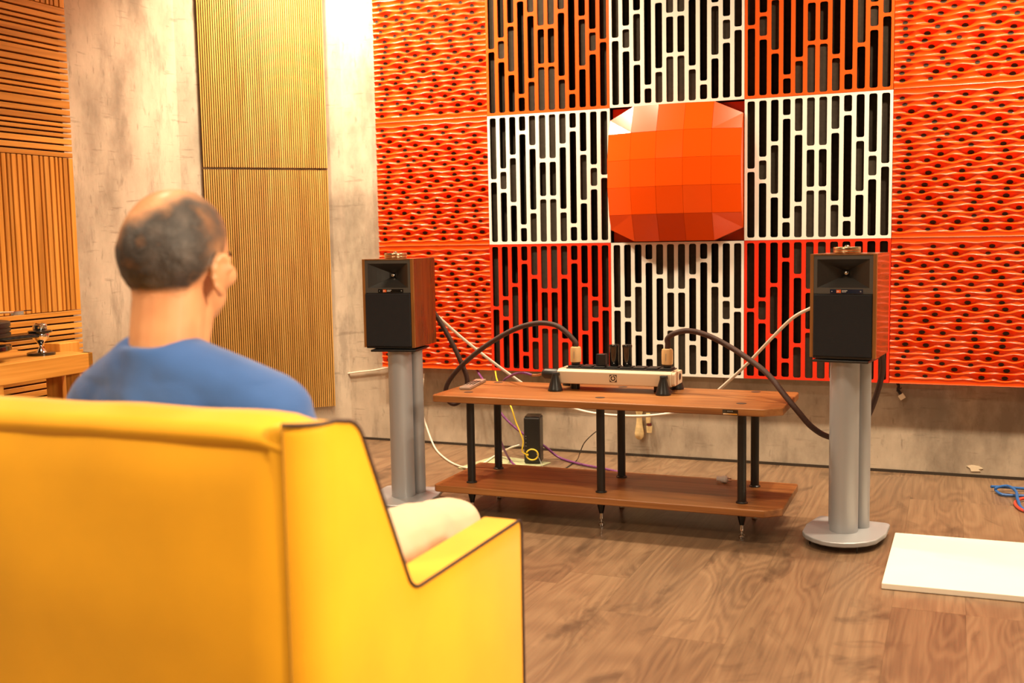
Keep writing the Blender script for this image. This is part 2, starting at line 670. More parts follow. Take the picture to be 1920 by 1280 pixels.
# floor with individual planks running towards the panel wall
floor = structure('floor', MB().box((LX - .12, BY - .12, -.12), (RX + .12, WY + .12, -.012)), 'subfloor')
PW, PL = .185, 1.28
plank_me = {}
x = .978 - PW * 13
while x < RX:
    x0, x1 = max(x, LX), min(x + PW, RX)
    if x1 - x0 > .01:
        st = random.uniform(0, PL)
        y = WY - st
        ya = WY
        while ya > BY:
            yb = max(y, BY)
            if ya - yb > .004:
                wd, ln = round(x1 - x0, 4), round(ya - yb, 3)
                key = (wd, ln)
                if key not in plank_me:
                    m_ = MB().box((-wd / 2 + .00015, -ln / 2 + .00015, -.012), (wd / 2 - .00015, ln / 2 - .00015, 0))
                    plank_me[key] = m_.mesh('plank')
                p = link('plank', plank_me[key], 'plank', floor)
                p.location = ((x0 + x1) / 2, (ya + yb) / 2, random.uniform(-.0003, 0))
            ya = y
            y -= PL
    x += PW

# ------------------------------------------------------------------ panel wall: grid of 0.6 m panels
Z0 = .388
G = .6


def curve_plate(name, slots, depth, y0, bevel=0.0, size=G - .0015):
    """slotted plate in the xz plane, from y0 back to y0+depth, as a mesh"""
    cu = bpy.data.curves.new(name, 'CURVE')
    cu.dimensions = '2D'
    cu.fill_mode = 'BOTH'
    cu.extrude = depth / 2
    cu.bevel_depth = bevel
    cu.bevel_resolution = 1

    def poly(pts):
        sp = cu.splines.new('POLY')
        sp.points.add(len(pts) - 1)
        for p, q in zip(sp.points, pts):
            p.co = (q[0], q[1], 0, 1)
        sp.use_cyclic_u = True
    e = (G - size) / 2
    poly([(e, e), (G - e, e), (G - e, G - e), (e, G - e)])
    for (a, b, c_, d) in slots:
        poly(rounded([(a, c_), (b, c_), (b, d), (a, d)], .008, 4))
    ob = bpy.data.objects.new(name, cu)
    C.objects.link(ob)
    dg = bpy.context.evaluated_depsgraph_get()
    me = bpy.data.meshes.new_from_object(ob.evaluated_get(dg))
    bpy.data.objects.remove(ob)
    me.name = name
    me.transform(Matrix.Translation((0, y0 + depth / 2, 0)) @ Matrix.Rotation(PI / 2, 4, 'X'))
    me.materials.clear()
    return me


half = [  # fractions from the top, and depth of the foam behind (m)
    [(.018, .490, .024), (.513, .980, .028)],
    [(.017, .410, .040), (.435, .570, .010), (.595, .980, .046)],
    [(.017, .307, .052), (.332, .673, .016), (.698, .980, .054)],
    [(.017, .128, .034), (.153, .849, .056), (.875, .980, .036)],
    [(.017, .242, .012), (.269, .736, .044), (.762, .983, .012)],
    [(.017, .348, .008), (.375, .633, .028), (.658, .984, .008)],
]
cols = half + half[::-1]
pt = .0824
slots = []
for i, col in enumerate(cols):
    xa = (.02 + i * pt) * G
    xb = xa + .0536 * G
    for (ta, tb, dp) in col:
        slots.append((xa, xb, (1 - tb) * G, (1 - ta) * G, dp))
plate_me = curve_plate('front_plate', [s[:4] for s in slots], .006, 0, bevel=.0)
core_me = curve_plate('core', [(s[0] - .001, s[1] + .001, s[2] - .001, s[3] + .001) for s in slots], WY - .0075, .0062)
strip_me = []
for (a, b, c_, d, dp) in slots:
    strip_me.append(MB().box((a - .0008, dp, c_ - .0008), (b + .0008, WY - .001, d + .0008)).mesh('foam_strip'))


def grate(cx, rz, colour, label, word):
    t = thing('slotted_diffuser_panel', label, 'wall panel', (cx * G, 0, Z0 + rz * G), 'square slotted wall panels')
    me = plate_me.copy()
    link('front_plate', me, colour, t, world=False)
    link('core', core_me, 'felt', t, world=False)
    for me2 in strip_me:
        link('foam_strip', me2, 'foam', t, world=False)
    return t


grate(0, 2, 'orangegrate', 'orange slotted wall panel above the white one left of the faceted dome', 'orange')
grate(1, 2, 'whitegrate', 'white slotted wall panel directly above the faceted dome', 'white')
grate(2, 2, 'orangegrate', 'orange slotted wall panel above the white one right of the faceted dome', 'orange')
grate(0, 1, 'whitegrate', 'white slotted wall panel to the left of the faceted dome', 'white')
grate(2, 1, 'whitegrate', 'white slotted wall panel to the right of the faceted dome', 'white')
grate(0, 0, 'redgrate', 'red slotted wall panel behind the left brown arched cable', 'red')
grate(1, 0, 'whitegrate', 'white slotted wall panel directly below the faceted dome', 'white')
grate(2, 0, 'redgrate', 'red slotted wall panel partly behind the right loudspeaker', 'red')

# faceted dome panel
t = thing('faceted_dome_panel', 'glossy orange faceted dome panel in the middle of the slotted panels', 'wall panel', (G, 0, Z0 + G))
us = [-1, -.6, -.2, .2, .6, 1]


def dome_h(i, j):
    u, v = us[i], us[j]
    if i in (0, 5) and j in (0, 5):
        return -.052
    prof_ = {1.0: 0.0, .6: .048, .2: .068}      # the two profiles add up, so every facet is flat
    return -.012 + prof_[abs(u)] + prof_[abs(v)]


def dome_p(i, j):
    return Vector((.3 + us[i] * .2965, -dome_h(i, j), .3 + us[j] * .2965))


for j in range(5):
    for i in range(5):
        m_ = MB()
        P = [dome_p(i, j), dome_p(i + 1, j), dome_p(i + 1, j + 1), dome_p(i, j + 1)]
        cc = sum(P, Vector()) / 4
        P = [cc + (p - cc) * .992 for p in P]
        corner = None
        if (i, j) == (0, 0):
            corner = 0
        if (i, j) == (4, 0):
            corner = 1
        if (i, j) == (4, 4):
            corner = 2
        if (i, j) == (0, 4):
            corner = 3
        back = Vector((0, .006, 0))
        if corner is None:
            tri = [(0, 1, 2, 3)]
        else:
            # the outermost corner is cut off: from the cell boundary on the level edge to half way down the upright edge
            q = [P[(corner + d) % 4] for d in (1, 2, 3)]     # neighbours of the corner and the inner vertex
            lev, upr = (q[0], q[2]) if corner in (0, 2) else (q[2], q[0])
            cpt = P[corner]
            half_ = Vector((upr.x, -.006, upr.z * .45 + cpt.z * .55))
            P = [lev, q[1], upr, half_]
            tri = [(0, 1, 3), (1, 2, 3)]
        vs = [m_.bm.verts.new(p) for p in P]
        vb = [m_.bm.verts.new(p + back) for p in P]
        for f_ in tri:
            m_.bm.faces.new([vs[k] for k in f_])
            m_.bm.faces.new([vb[k] for k in f_][::-1])
        for k in range(len(P)):
            m_.bm.faces.new((vs[k], vs[(k + 1) % len(P)], vb[(k + 1) % len(P)], vb[k]))
        m_.done('facet', 'dome', t, world=False)
MB().box((.002, .045, .002), (G - .002, WY - .002, G - .002)).done('base_plate', 'dome', t, world=False)
# skirt closing the gap between the facets' rim and the wall
m_ = MB()
e_ = .2965
hz = .6 * .45 + 1.0 * .55
rimp = [dome_p(i, 0) for i in range(1, 5)] + [Vector((.3 + e_, -.006, .3 - e_ * hz))] + [dome_p(5, j) for j in range(1, 5)] + [Vector((.3 + e_, -.006, .3 + e_ * hz))]
rimp += [dome_p(i, 5) for i in range(4, 0, -1)] + [Vector((.3 - e_, -.006, .3 + e_ * hz))] + [dome_p(0, j) for j in range(4, 0, -1)] + [Vector((.3 - e_, -.006, .3 - e_ * hz))]
pr = [p + Vector((0, .004, 0)) for p in rimp]
va = [m_.bm.verts.new(p) for p in pr]
vb = [m_.bm.verts.new((p.x, WY - .001, p.z)) for p in pr]
for k in range(len(pr)):
    l_ = (k + 1) % len(pr)
    m_.bm.faces.new((va[k], va[l_], vb[l_], vb[k]))
m_.done('skirt', 'dome', t, world=False)

# wavy panels
rng = random.Random(5)
ROWS = 24
P_ = G / ROWS
eyes = []
for k in range(ROWS):
    row = []
    x = rng.uniform(.02, .07)
    while x < G + .02:
        row.append((x, rng.uniform(.45, 1.0)))
        x += rng.uniform(.078, .128)
    eyes.append(row)


def bump_row(k, X):
    if k < 1 or k > ROWS - 2:
        return X * 0
    v = X * 0
    for (ex, s) in eyes[k]:
        v = np.maximum(v, s * np.exp(-((X - ex) / (.026 + .012 * s)) ** 2))
    return v


NX, SUBZ = 132, 9
X = np.linspace(.001, G - .001, NX)
B = [bump_row(k, X) for k in range(-1, ROWS + 1)]       # B[k+1] is row k
A_ = .0080
ridge = [np.clip(k * P_ - A_ * B[k + 1] + A_ * B[k], .001, G - .001) if k <= ROWS else None for k in range(ROWS + 1)]
verts, faces = [], []
zs_index = []
for k in range(ROWS):
    for q in range(SUBZ + (1 if k == ROWS - 1 else 0)):
        t_ = q / SUBZ
        z = ridge[k] * (1 - t_) + ridge[k + 1] * t_
        gap = np.clip((ridge[k + 1] - ridge[k]) / P_, .3, 1.8)
        dep = (.0032 * gap + .0125 * B[k + 1] * gap) * max(0, math.sin(PI * t_ ** .8))
        zs_index.append(len(verts))
        for a in range(NX):
            verts.append((X[a], dep[a], z[a]))
nz = len(zs_index)
for b_ in range(nz - 1):
    for a in range(NX - 1):
        i0 = b_ * NX + a
        faces.append((i0, i0 + 1, i0 + 1 + NX, i0 + NX))
# side walls
base = len(verts)
border = [a for a in range(NX)] + [b_ * NX + NX - 1 for b_ in range(1, nz)] + [(nz - 1) * NX + a for a in range(NX - 2, -1, -1)] + \
         [b_ * NX for b_ in range(nz - 2, 0, -1)]
for i in border:
    verts.append((verts[i][0], WY - .001, verts[i][2]))
nb = len(border)
for i in range(nb):
    j = (i + 1) % nb
    faces.append((border[j], border[i], base + i, base + j))
wave_me = bpy.data.meshes.new('wavy_shell')
wave_me.from_pydata(verts, [], faces)
for p in wave_me.polygons:
    p.use_smooth = True
wave_me.set_sharp_from_angle(angle=math.radians(42))
m_ = MB()
for k in range(1, ROWS - 1):
    for (ex, s) in eyes[k]:
        if ex < .015 or ex > G - .012:
            continue
        ra, rb = .0076 + .0048 * s, .0048 + .0032 * s

        def surf(xx, zz):
            lo = float(np.interp(xx, X, ridge[k]))
            hi = float(np.interp(xx, X, ridge[k + 1]))
            bb = float(np.interp(xx, X, B[k + 1]))
            g = min(1.8, max(.3, (hi - lo) / P_))
            tt_ = min(1, max(0, (zz - lo) / (hi - lo)))
            return (.0032 * g + .0125 * bb * g) * max(0, math.sin(PI * tt_ ** .8))
        lo = float(np.interp(ex, X, ridge[k]))
        hi = float(np.interp(ex, X, ridge[k + 1]))
        zc = lo + (hi - lo) * .46
        cv = m_.bm.verts.new((ex, surf(ex, zc) - .0016, zc))
        prev = None
        for fr in (.5, 1.0):
            ring = []
            for q in range(14):
                xx, zz = ex + fr * ra * math.cos(2 * PI * q / 14), zc + fr * rb * math.sin(2 * PI * q / 14)
                ring.append(m_.bm.verts.new((xx, surf(xx, zz) - .0016, zz)))
            for q in range(14):
                if prev is None:
                    m_.bm.faces.new((cv, ring[q], ring[(q + 1) % 14]))
                else:
                    m_.bm.faces.new((prev[q], ring[q], ring[(q + 1) % 14], prev[(q + 1) % 14]))
            prev = ring
        back = [m_.bm.verts.new((v.co.x, v.co.y + .004, v.co.z)) for v in prev]
        for q in range(14):
            m_.bm.faces.new((prev[q], back[q], back[(q + 1) % 14], prev[(q + 1) % 14]))
eye_me = m_.mesh('eyelets')


def wavy(cx, rz, label):
    t = thing('wavy_diffuser_panel', label, 'wall panel', (cx * G, 0, Z0 + rz * G), 'glossy wavy wall panels')
    link('wavy_shell', wave_me, 'red', t, world=False)
    e = link('eyelets', eye_me, 'eyelet', t, world=False)
    e['kind'] = 'stuff'


wavy(-1, 2, 'orange red wavy wall panel left of the upper left orange slotted panel')
wavy(-1, 1, 'orange red wavy wall panel left of the white slotted panel on the dome\'s left')
wavy(-1, 0, 'orange red wavy wall panel behind the left loudspeaker')
wavy(3, 2, 'red wavy wall panel right of the upper right orange slotted panel')
wavy(3, 1, 'red wavy wall panel right of the white slotted panel on the dome\'s right')
wavy(3, 0, 'red wavy wall panel beside the right loudspeaker, bottom one above bare concrete')

# ------------------------------------------------------------------ corner slat panels (45 degrees)
ux = Vector((1, 1, 0)).normalized()
nx = Vector((1, -1, 0)).normalized()


def corner_pt(s, off, z):
    return Vector((CA.x, CA.y, 0)) + ux * s + nx * off + Vector((0, 0, z))


def corner_panel(z0, z1, label):
    S0, S1, n_ = -.692, -.086, 58
    org = corner_pt((S0 + S1) / 2, 0, z0)
    t = thing('slatted_panel', label, 'wall panel', org, 'fine slatted corner panels')
    pitch = (S1 - S0) / n_
    m_ = MB()

    def obox(b, s0, s1, o0, o1, za, zb):
        v = [corner_pt(s, o, z) for z in (za, zb) for (s, o) in ((s0, o0), (s1, o0), (s1, o1), (s0, o1))]
        vs = [b.bm.verts.new(p) for p in v]
        for f in ((0, 1, 2, 3), (7, 6, 5, 4), (0, 4, 5, 1), (1, 5, 6, 2), (2, 6, 7, 3), (3, 7, 4, 0)):
            b.bm.faces.new([vs[i] for i in f])
    for i in range(n_):
        s0 = S0 + i * pitch + pitch * .22
        obox(m_, s0, s0 + pitch * .52, .014, .024, z0 + .004, z1 - .004)
    sl = m_.done('slats', 'slat', t)
    sl['kind'] = 'stuff'
    m_ = MB()
    obox(m_, S0, S1, .001, .014, z0 + .004, z1 - .004)
    m_.done('backing_board', 'slatback', t)


corner_panel(1.379, 2.579, 'yellow slatted panel high on the corner wall, above the thin dark joint')
corner_panel(.176, 1.376, 'yellow slatted panel on the corner wall behind the man\'s head and shoulder')

# ------------------------------------------------------------------ wooden slat panels on left wall
WX = -1.344
gz = [1.952, 1.924, 1.904, 1.882, 1.854, 1.826, 1.805, 1.767, 1.739, 1.718, 1.69, 1.661, 1.641, 1.612, 1.575, 1.548, 1.519, 1.499,
      1.478, 1.457, 1.429, 1.401]
gy = [-1.584, -1.557, -1.536, -1.507, -1.479, -1.459, -1.431, -1.395, -1.374, -1.344, -1.316, -1.296, -1.274, -1.246]
gy = [-1.806, -1.776, -1.754, -1.725, -1.696, -1.668, -1.643, -1.612] + gy
Y0, Y1 = -1.832, -1.218


def slat_panel_h(z0, z1, gaps, label):
    t = thing('wood_slat_panel', label, 'wall panel', (LX, (Y0 + Y1) / 2, z0), 'honey oak slat panels')
    MB().box((LX + .001, Y0 + .012, z0 + .002), (LX + .014, Y1 - .018, z1 - .002)).done('backing_board', 'gapdark', t)
    ed = [z1] + gaps + [z0]
    for i in range(len(ed) - 1):
        hi = ed[i] - (.0035 if i else .0008)
        lo = ed[i + 1] + (.0035 if i < len(ed) - 2 else .0008)
        cz = (hi + lo) / 2
        me = MB().box((-.013, -(Y1 - Y0) / 2, -(hi - lo) / 2), (.013, (Y1 - Y0) / 2, (hi - lo) / 2)).mesh('slat')
        s = link('slat', me, 'oak_h', t, bevel=.0012, seg=1)
        s.location = (WX - .013, (Y0 + Y1) / 2, cz)


def slat_panel_v(z0, z1, gaps, label):
    t = thing('wood_slat_panel', label, 'wall panel', (LX, (Y0 + Y1) / 2, z0), 'honey oak slat panels')
    MB().box((LX + .001, Y0 + .012, z0 + .002), (LX + .014, Y1 - .018, z1 - .002)).done('backing_board', 'gapdark', t)
    ed = [Y1] + gaps[::-1] + [Y0]
    for i in range(len(ed) - 1):
        hi = ed[i] - (.0035 if i else 0)
        lo = ed[i + 1] + (.0035 if i < len(ed) - 2 else 0)
        me = MB().box((-.013, -(hi - lo) / 2, -(z1 - z0) / 2 + .0008), (.013, (hi - lo) / 2, (z1 - z0) / 2 - .0008)).mesh('slat')
        s = link('slat', me, 'oak_v', t, bevel=.0012, seg=1)
        s.location = (WX - .013, (hi + lo) / 2, (z0 + z1) / 2)


slat_panel_v(1.983, 2.60, gy, 'topmost wooden panel with upright slats, only its foot in view')
slat_panel_h(1.378, 1.982, gz, 'wooden panel with level slats high on the left wall')
slat_panel_v(.751, 1.377, gy, 'wooden panel with upright slats above the turntable')
slat_panel_h(.12, .750, [.727, .700, .674, .652, .631, .611, .588, .566, .547, .520, .494, .470, .444, .415, .390, .36, .33, .305, .275,
                         .25, .22, .19, .16], 'wooden panel with level slats behind the turntable rack')

# ------------------------------------------------------------------ turntable rack
RXF = -.95
t = thing('turntable_rack', 'honey oak equipment rack with thick beams under the turntable', 'rack', (-1.13, -1.83, 0))
MB().box((-1.32, -2.42, .575), (RXF - .045, -1.60, .617)).done('top_board', 'oak_h', t, bevel=.002)
MB().box((RXF - .045, -2.50, .545), (RXF, -1.575, .617)).done('front_beam', 'oak_h', t, bevel=.003)
MB().box((-1.34, -2.50, .545), (-1.325, -1.575, .617)).done('rear_beam', 'oak_h', t, bevel=.003)
for (xa, ya, zt) in ((RXF - .075, -1.64, .545), (RXF - .075, -2.05, .545)):
    MB().box((xa, ya, 0), (xa + .07, ya + .065, zt)).done('leg', 'oak_v', t, bevel=.003)
MB().box((-1.165, -1.60, 0), (-1.085, -1.50, .648)).done('leg', 'oak_v', t, bevel=.003)
MB().box((-1.33, -2.50, 0), (-1.26, -2.43, .545)).done('leg', 'oak_v', t, bevel=.003)
MB().box((-1.085, -1.60, .545), (RXF, -1.575, .617)).done('end_beam', 'oak_h', t, bevel=.003)

# turntable
tt = thing('turntable', 'black and chrome turntable on the oak rack at the photo\'s edge', 'turntable', (-1.12, -1.93, .617))
MB().lathe([(.05, 0), (.05, .009), (.046, .011)], (-1.07, -1.705, .617), 32).done('foot', 'blackgloss', tt, smooth=True)
MB().lathe([(.020, .011), (.006, .030), (.005, .036), (.030, .066), (.032, .078), (.030, .082)], (-1.07, -1.705, .617), 32).done(
    'tower', 'chrome', tt, smooth=True)
MB().lathe([(.040, .083), (.042, .086), (.042, .090), (.038, .092)], (-1.07, -1.705, .617), 32).done('tower_disc', 'blackgloss', tt, smooth=True)
MB().lathe([(.022, .092), (.025, .096), (.025, .112), (.021, .115), (.021, .118)], (-1.07, -1.705, .617), 32).done(
    'tower_cap', 'chrome', tt, smooth=True)
MB().box((-1.105, -2.02, .684), (-1.05, -1.72, .70)).done('arm_board', 'blackgloss', tt, bevel=.004)
MB().lathe([(.150, 0), (.155, .004), (.155, .018), (.15, .022)], (-1.12, -2.0, .655), 48).done('plinth', 'blackgloss', tt, smooth=True)
MB().lathe([(.02, 0), (.02, .04)], (-1.12, -2.0, .617), 24).done('foot', 'blackgloss', tt, smooth=True)
MB().lathe([(.152, 0), (.155, .003), (.155, .013), (.150, .014), (.150, .018), (.155, .019), (.155, .030), (.150, .031), (.150, .035),
            (.155, .036), (.155, .050), (.150, .053)], (-1.12, -2.0, .705), 64).done('platter', 'blackplastic', tt, smooth=True)
MB().tube([(-1.0, -2.2, .79), (-1.02, -1.95, .789), (-1.03, -1.85, .786)], .004, seg=10).done('tonearm', 'chrome', tt, smooth=True)
MB().box((-1.04, -1.86, .774), (-1.025, -1.815, .790)).done('headshell', 'chrome', tt, bevel=.002)
MB().box((-1.036, -1.835, .786), (-1.03, -1.775, .789)).done('finger_lift', 'blackmetal', tt)

# ------------------------------------------------------------------ shelf table
TT, LT = .452, .120
t = thing('media_rack', 'long low walnut rack with two shelves on slim black legs', 'rack', (.91, -1.01, 0))
XA, XB, YA, YB = .288, 1.540, -1.222, -.800
LXs, LYs = (.408, .908, 1.400), (-1.14, -.888)


def shelf(zt, name):
    poly = rounded([(XA, YA), (XB - .055, YA), (XB, YA + .045), (XB, YB), (XA, YB)], [.02, .015, .01, .012, .012], 4)
    return MB().prism(poly, zt - .025, zt).done(name, 'walnut', t, smooth=True, angle=30, bevel=.003)


top = shelf(TT, 'top_shelf')
low = shelf(LT, 'bottom_shelf')
for lx in LXs:
    for ly in LYs:
        MB().cyl((lx, ly, LT), (lx, ly, TT - .025), .0148, seg=24).done('leg', 'blackmetal', t, smooth=True)
        MB().lathe([(.020, 0), (.020, .003), (.0165, .006)], (lx, ly, LT), 24).done('collar', 'blackmetal', t, smooth=True)
        MB().lathe([(.0165, .05), (.0165, .040), (.0075, 0)], (lx, ly, .045), 24).done('foot', 'blackmetal', t, smooth=True)
        MB().lathe([(.010, 0), (.011, .003), (.010, .010), (.0045, .013), (.0045, .024), (.007, .026), (.006, .034), (.004, .046)],
                   (lx, ly, 0), 20).done('spike', 'chrome', t, smooth=True)
for lx in (.392, .900, 1.394):
    for ly in (-1.117, -.836):
        MB().cyl((lx, ly, TT - .001), (lx, ly, TT + .0006), .017, seg=28).done('hole_plug', 'darkwood', t)
pl = MB().box((1.352, YA - .0015, .4295), (1.402, YA + .001, .4465)).done('name_plate', 'blackgloss', t)
MB().box((1.354, YA - .002, .4305), (1.400, YA - .001, .4345)).done('plate_strip', 'chrome', pl)
for k in range(4):
    MB().box((1.368 + k * .005, YA - .002, .440), (1.3705 + k * .005, YA - .001, .443)).done('plate_letter', 'greyprint', pl)

# remote
t = thing('remote_control', 'slim silver remote control lying on the left end of the walnut shelf', 'remote', (.335, -.955, TT))
rot = Matrix.Rotation(math.radians(9), 3, 'Z')
MB().box((.314, -1.07, TT + .0005), (.356, -.83, TT + .011), rot, (.335, -.955, 0)).done('body', 'remote', t, bevel=.002)
pv = Vector((.335, -.955, 0))
for i in range(3):
    for j in range(5):
        p = pv + rot @ (Vector((.323 + i * .012, -.99 + j * .022, 0)) - pv)
        MB().box((p.x - .0035, p.y - .005, TT + .010), (p.x + .0035, p.y + .005, TT + .0125), rot).done('button', 'blackplastic', t)

# ------------------------------------------------------------------ power strip
t = thing('power_strip', 'beige power distribution bar raised on black cone feet on the walnut shelf', 'power strip', (.91, -.92, TT))
BX0, BX1, BY0, BY1, BZ0, BZ1 = .692, 1.122, -.985, -.862, .478, .532
MB().prism(rounded([(BY0, BZ0), (BY1, BZ0), (BY1, BZ1 - .004), (BY1 - .015, BZ1), (BY0 + .015, BZ1), (BY0, BZ1 - .008)], .005, 3),
           BX0, BX1, 'yz').done('body', 'beigeplastic', t, smooth=True, angle=30, bevel=.002)
MB().prism(rounded([(BY0 + .004, BZ0 + .003), (BY1 - .004, BZ0 + .003), (BY1 - .004, BZ1 - .003), (BY0 + .004, BZ1 - .003)], .010, 4),
           BX1, BX1 + .012, 'yz').done('end_cap', 'beigeplastic', t, smooth=True, angle=30, bevel=.002)
MB().cyl((BX1 + .0115, -.905, .508), (BX1 + .0135, -.905, .508), .012).done('port', 'blackplastic', t)
MB().box((.722, BY0 + .018, BZ1 - .001), (1.118, BY1 - .018, BZ1 + .004)).done('socket_rail', 'blackplastic', t, bevel=.001)
SX = [.745 + .0497 * k for k in range(8)]
for sx in SX:
    so = MB().box((sx - .021, -.955, BZ1 + .004), (sx + .021, -.893, BZ1 + .0095)).done('socket', 'blackplastic', t, bevel=.0015)
for fx, fy in ((.690, -1.0), (1.097, -1.0), (1.105, -.838), (.690, -.838)):
    sgn = 1 if fy < -.9 else -1
    f_ = MB().lathe([(.027, 0), (.028, .004), (.026, .009), (.012, .058), (.012, .064)], (fx, fy, TT), 28).done('cone_foot', 'blackmetal', t, smooth=True)
    MB().box((fx - .013, min(fy, fy + sgn * .03), TT + .056), (fx + .013, max(fy, fy + sgn * .03), TT + .068)).done('hook', 'blackmetal', f_, bevel=.002)
for fx in (.74, 1.06):
    MB().cyl((fx, -.92, TT + .0005), (fx, -.92, BZ0 + .001), .018).done('rubber_foot', 'blackmetal', t, smooth=True)
# emblem on the front: dark square with two light rings and a notch
lx, lz = .908, .5035
em = MB().box((lx - .0135, BY0 - .0012, lz - .0135), (lx + .0135, BY0 + .001, lz + .0135)).done('emblem', 'darkwood', t)


def ring_mesh(cx, cz, ri, ro, y0, y1, a0=0, a1=2 * PI, n=28):
    m = MB()
    for k in range(n):
        b0, b1 = a0 + (a1 - a0) * k / n, a0 + (a1 - a0) * (k + 1) / n
        m.prism([(cx + ri * math.cos(b0), cz + ri * math.sin(b0)), (cx + ro * math.cos(b0), cz + ro * math.sin(b0)),
                 (cx + ro * math.cos(b1), cz + ro * math.sin(b1)), (cx + ri * math.cos(b1), cz + ri * math.sin(b1))], y0, y1, 'xz')
    return m


ring_mesh(lx, lz, .0095, .0125, BY0 - .002, BY0 - .001, math.radians(100), math.radians(425)).done('emblem_ring', 'beigeplastic', em)
MB().cyl((lx, BY0 - .002, lz), (lx, BY0 - .001, lz), .0048).done('emblem_dot', 'beigeplastic', em)
MB().box((lx - .0012, BY0 - .002, lz + .004), (lx + .0012, BY0 - .001, lz + .012)).done('emblem_notch', 'beigeplastic', em)

SZ = BZ1 + .0095
for sx, nm in ((SX[3], 'left'), (SX[4], 'right')):
    tt = thing('plug_filter', 'tall black cylinder plugged into the power bar, %s of the pair' % nm, 'plug', (sx, -.924, SZ), 'black cylinders on the power bar')
    MB().lathe([(.015, 0), (.0172, .003), (.0172, .068), (.0182, .070), (.0182, .076), (.0165, .079)], (sx, -.924, SZ + .001), 32).done(
        'barrel', 'blackgloss', tt, smooth=True)
    MB().cyl((sx + .004, -.9425, SZ + .012), (sx + .004, -.940, SZ + .012), .0014).done('indicator', 'white', tt)
tt = thing('plug_adapter', 'short square black plug beside the tall black cylinders', 'plug', (SX[2], -.924, SZ))
MB().box((SX[2] - .006, -.942, SZ + .001), (SX[2] + .020, -.910, SZ + .044)).done('body', 'blackplastic', tt, bevel=.002)
MB().box((SX[2] - .016, -.938, SZ + .001), (SX[2] - .0065, -.914, SZ + .043)).done('side_plate', 'grille', tt, bevel=.001)


# ------------------------------------------------------------------ helper for cable paths given as image points at a chosen depth plane
def iy(px, py, Y):
    d = fw + R_ * ((px - 960) / F_PX) - U_ * ((py - 640) / F_PX)
    return cam_pos + d * ((Y - cam_pos.y) / d.y)


def iz(px, py, Z):
    d = fw + R_ * ((px - 960) / F_PX) - U_ * ((py - 640) / F_PX)
    return cam_pos + d * ((Z - cam_pos.z) / d.z)


PYC = -.924


def plug(parent, sx):
    MB().lathe([(.012, 0), (.0165, .002), (.0165, .009)], (sx, PYC, SZ + .0005), 24).done('plug_base', 'blackplastic', parent, smooth=True)
    b = MB().lathe([(.016, .009), (.020, .012), (.0205, .030), (.0205, .058), (.0185, .066), (.014, .068)], (sx, PYC, SZ + .0005), 32).done(
        'plug_body', 'paleWood', parent, smooth=True, label='pale wood plug barrel')
    for k in range(6):
        MB().box((sx - .0012, PYC - .0212, SZ + .026 + k * .0045), (sx + .0012, PYC - .0200, SZ + .029 + k * .0045)).done('plug_letter', 'greyprint', b)


t = thing('power_cable', 'thick brown power cable arching from the bar towards the left loudspeaker', 'cable', (SX[0], PYC, SZ), 'brown power cables')
plug(t, SX[0])
ptz = SZ + .066
pts = [(SX[0], PYC, ptz), (SX[0] - .002, PYC, ptz + .02)] + [iy(a, b, y) for a, b, y in
       ((1056, 618, -.92), (1036, 608, -.91), (1005, 606, -.91), (965, 617, -.90), (920, 642, -.90), (880, 672, -.89), (852, 700, -.88), (837, 725, -.88),
        (838, 747, -.87), (852, 757, -.86), (868, 744, -.85), (876, 714, -.85), (866, 682, -.86), (845, 638, -.87), (818, 592, -.88), (798, 566, -.90))]
MB().tube(pts, .0098, seg=12, sub=7).done('sleeve', 'browncable', t, smooth=True)
t = thing('power_cable', 'thick brown power cable arching down past the table\'s right end', 'cable', (SX[7], PYC, SZ), 'brown power cables')
plug(t, SX[7])
pts = [(SX[7], PYC, ptz), (SX[7] + .002, PYC, ptz + .02)] + [iy(a, b, y) for a, b, y in
       ((1252, 634, -.925), (1267, 624, -.93), (1292, 620, -.93), (1325, 628, -.935), (1365, 648, -.94), (1405, 674, -.98), (1440, 702, -1.03), (1470, 739, -1.08),
        (1497, 772, -1.10), (1522, 800, -1.05), (1552, 818, -.95), (1590, 822, -.86), (1622, 790, -.84), (1644, 738, -.84), (1655, 690, -.86),
        (1652, 650, -.90))]
MB().tube(pts, .0098, seg=12, sub=7).done('sleeve', 'browncable', t, smooth=True)

o = MB().tube([iy(a, b, y) for a, b, y in ((806, 578, -.90), (820, 592, -.87), (860, 628, -.80), (910, 668, -.72), (970, 712, -.62), (1020, 744, -.56), (1062, 761, -.52),
              (1110, 774, -.50), (1180, 780, -.50), (1240, 777, -.50), (1290, 767, -.52), (1330, 745, -.56), (1352, 727, -.60), (1400, 683, -.68), (1445, 636, -.78),
              (1485, 597, -.85), (1517, 579, -.88), (1540, 570, -.92))], .0058, seg=10, sub=7).done('speaker_cable', 'whitecable', smooth=True)
tag(o, 'white cable slung from the left loudspeaker under the table to the right one', 'cable')
o = MB().tube([iy(634, 703, WY - .006), iy(665, 698, WY - .008), iy(700, 694, WY - .008), iy(722, 690, WY - .009), iy(760, 684, WY - .004)], .0035, seg=8).done(
    'wall_cable', 'whitecable', smooth=True)
# the cable runs behind the panel at the end, hugging the wall below it
tag(o, 'thin white cable on the wall left of the left speaker stand', 'cable')
o = MB().tube([iy(795, 700, .02), iy(790, 760, .02), (*iy(800, 800, .03)[:3],), iz(815, 838, .012), iz(832, 857, .006), iz(855, 871, .006), iz(882, 877, .011),
               iz(905, 869, .011), iz(930, 853, .012), iy(955, 840, -.24), iy(974, 834, -.235)], .004, seg=8).done('router_cable', 'whitecable', smooth=True)
tag(o, 'thin white cable curling along the floor to the black router', 'cable')

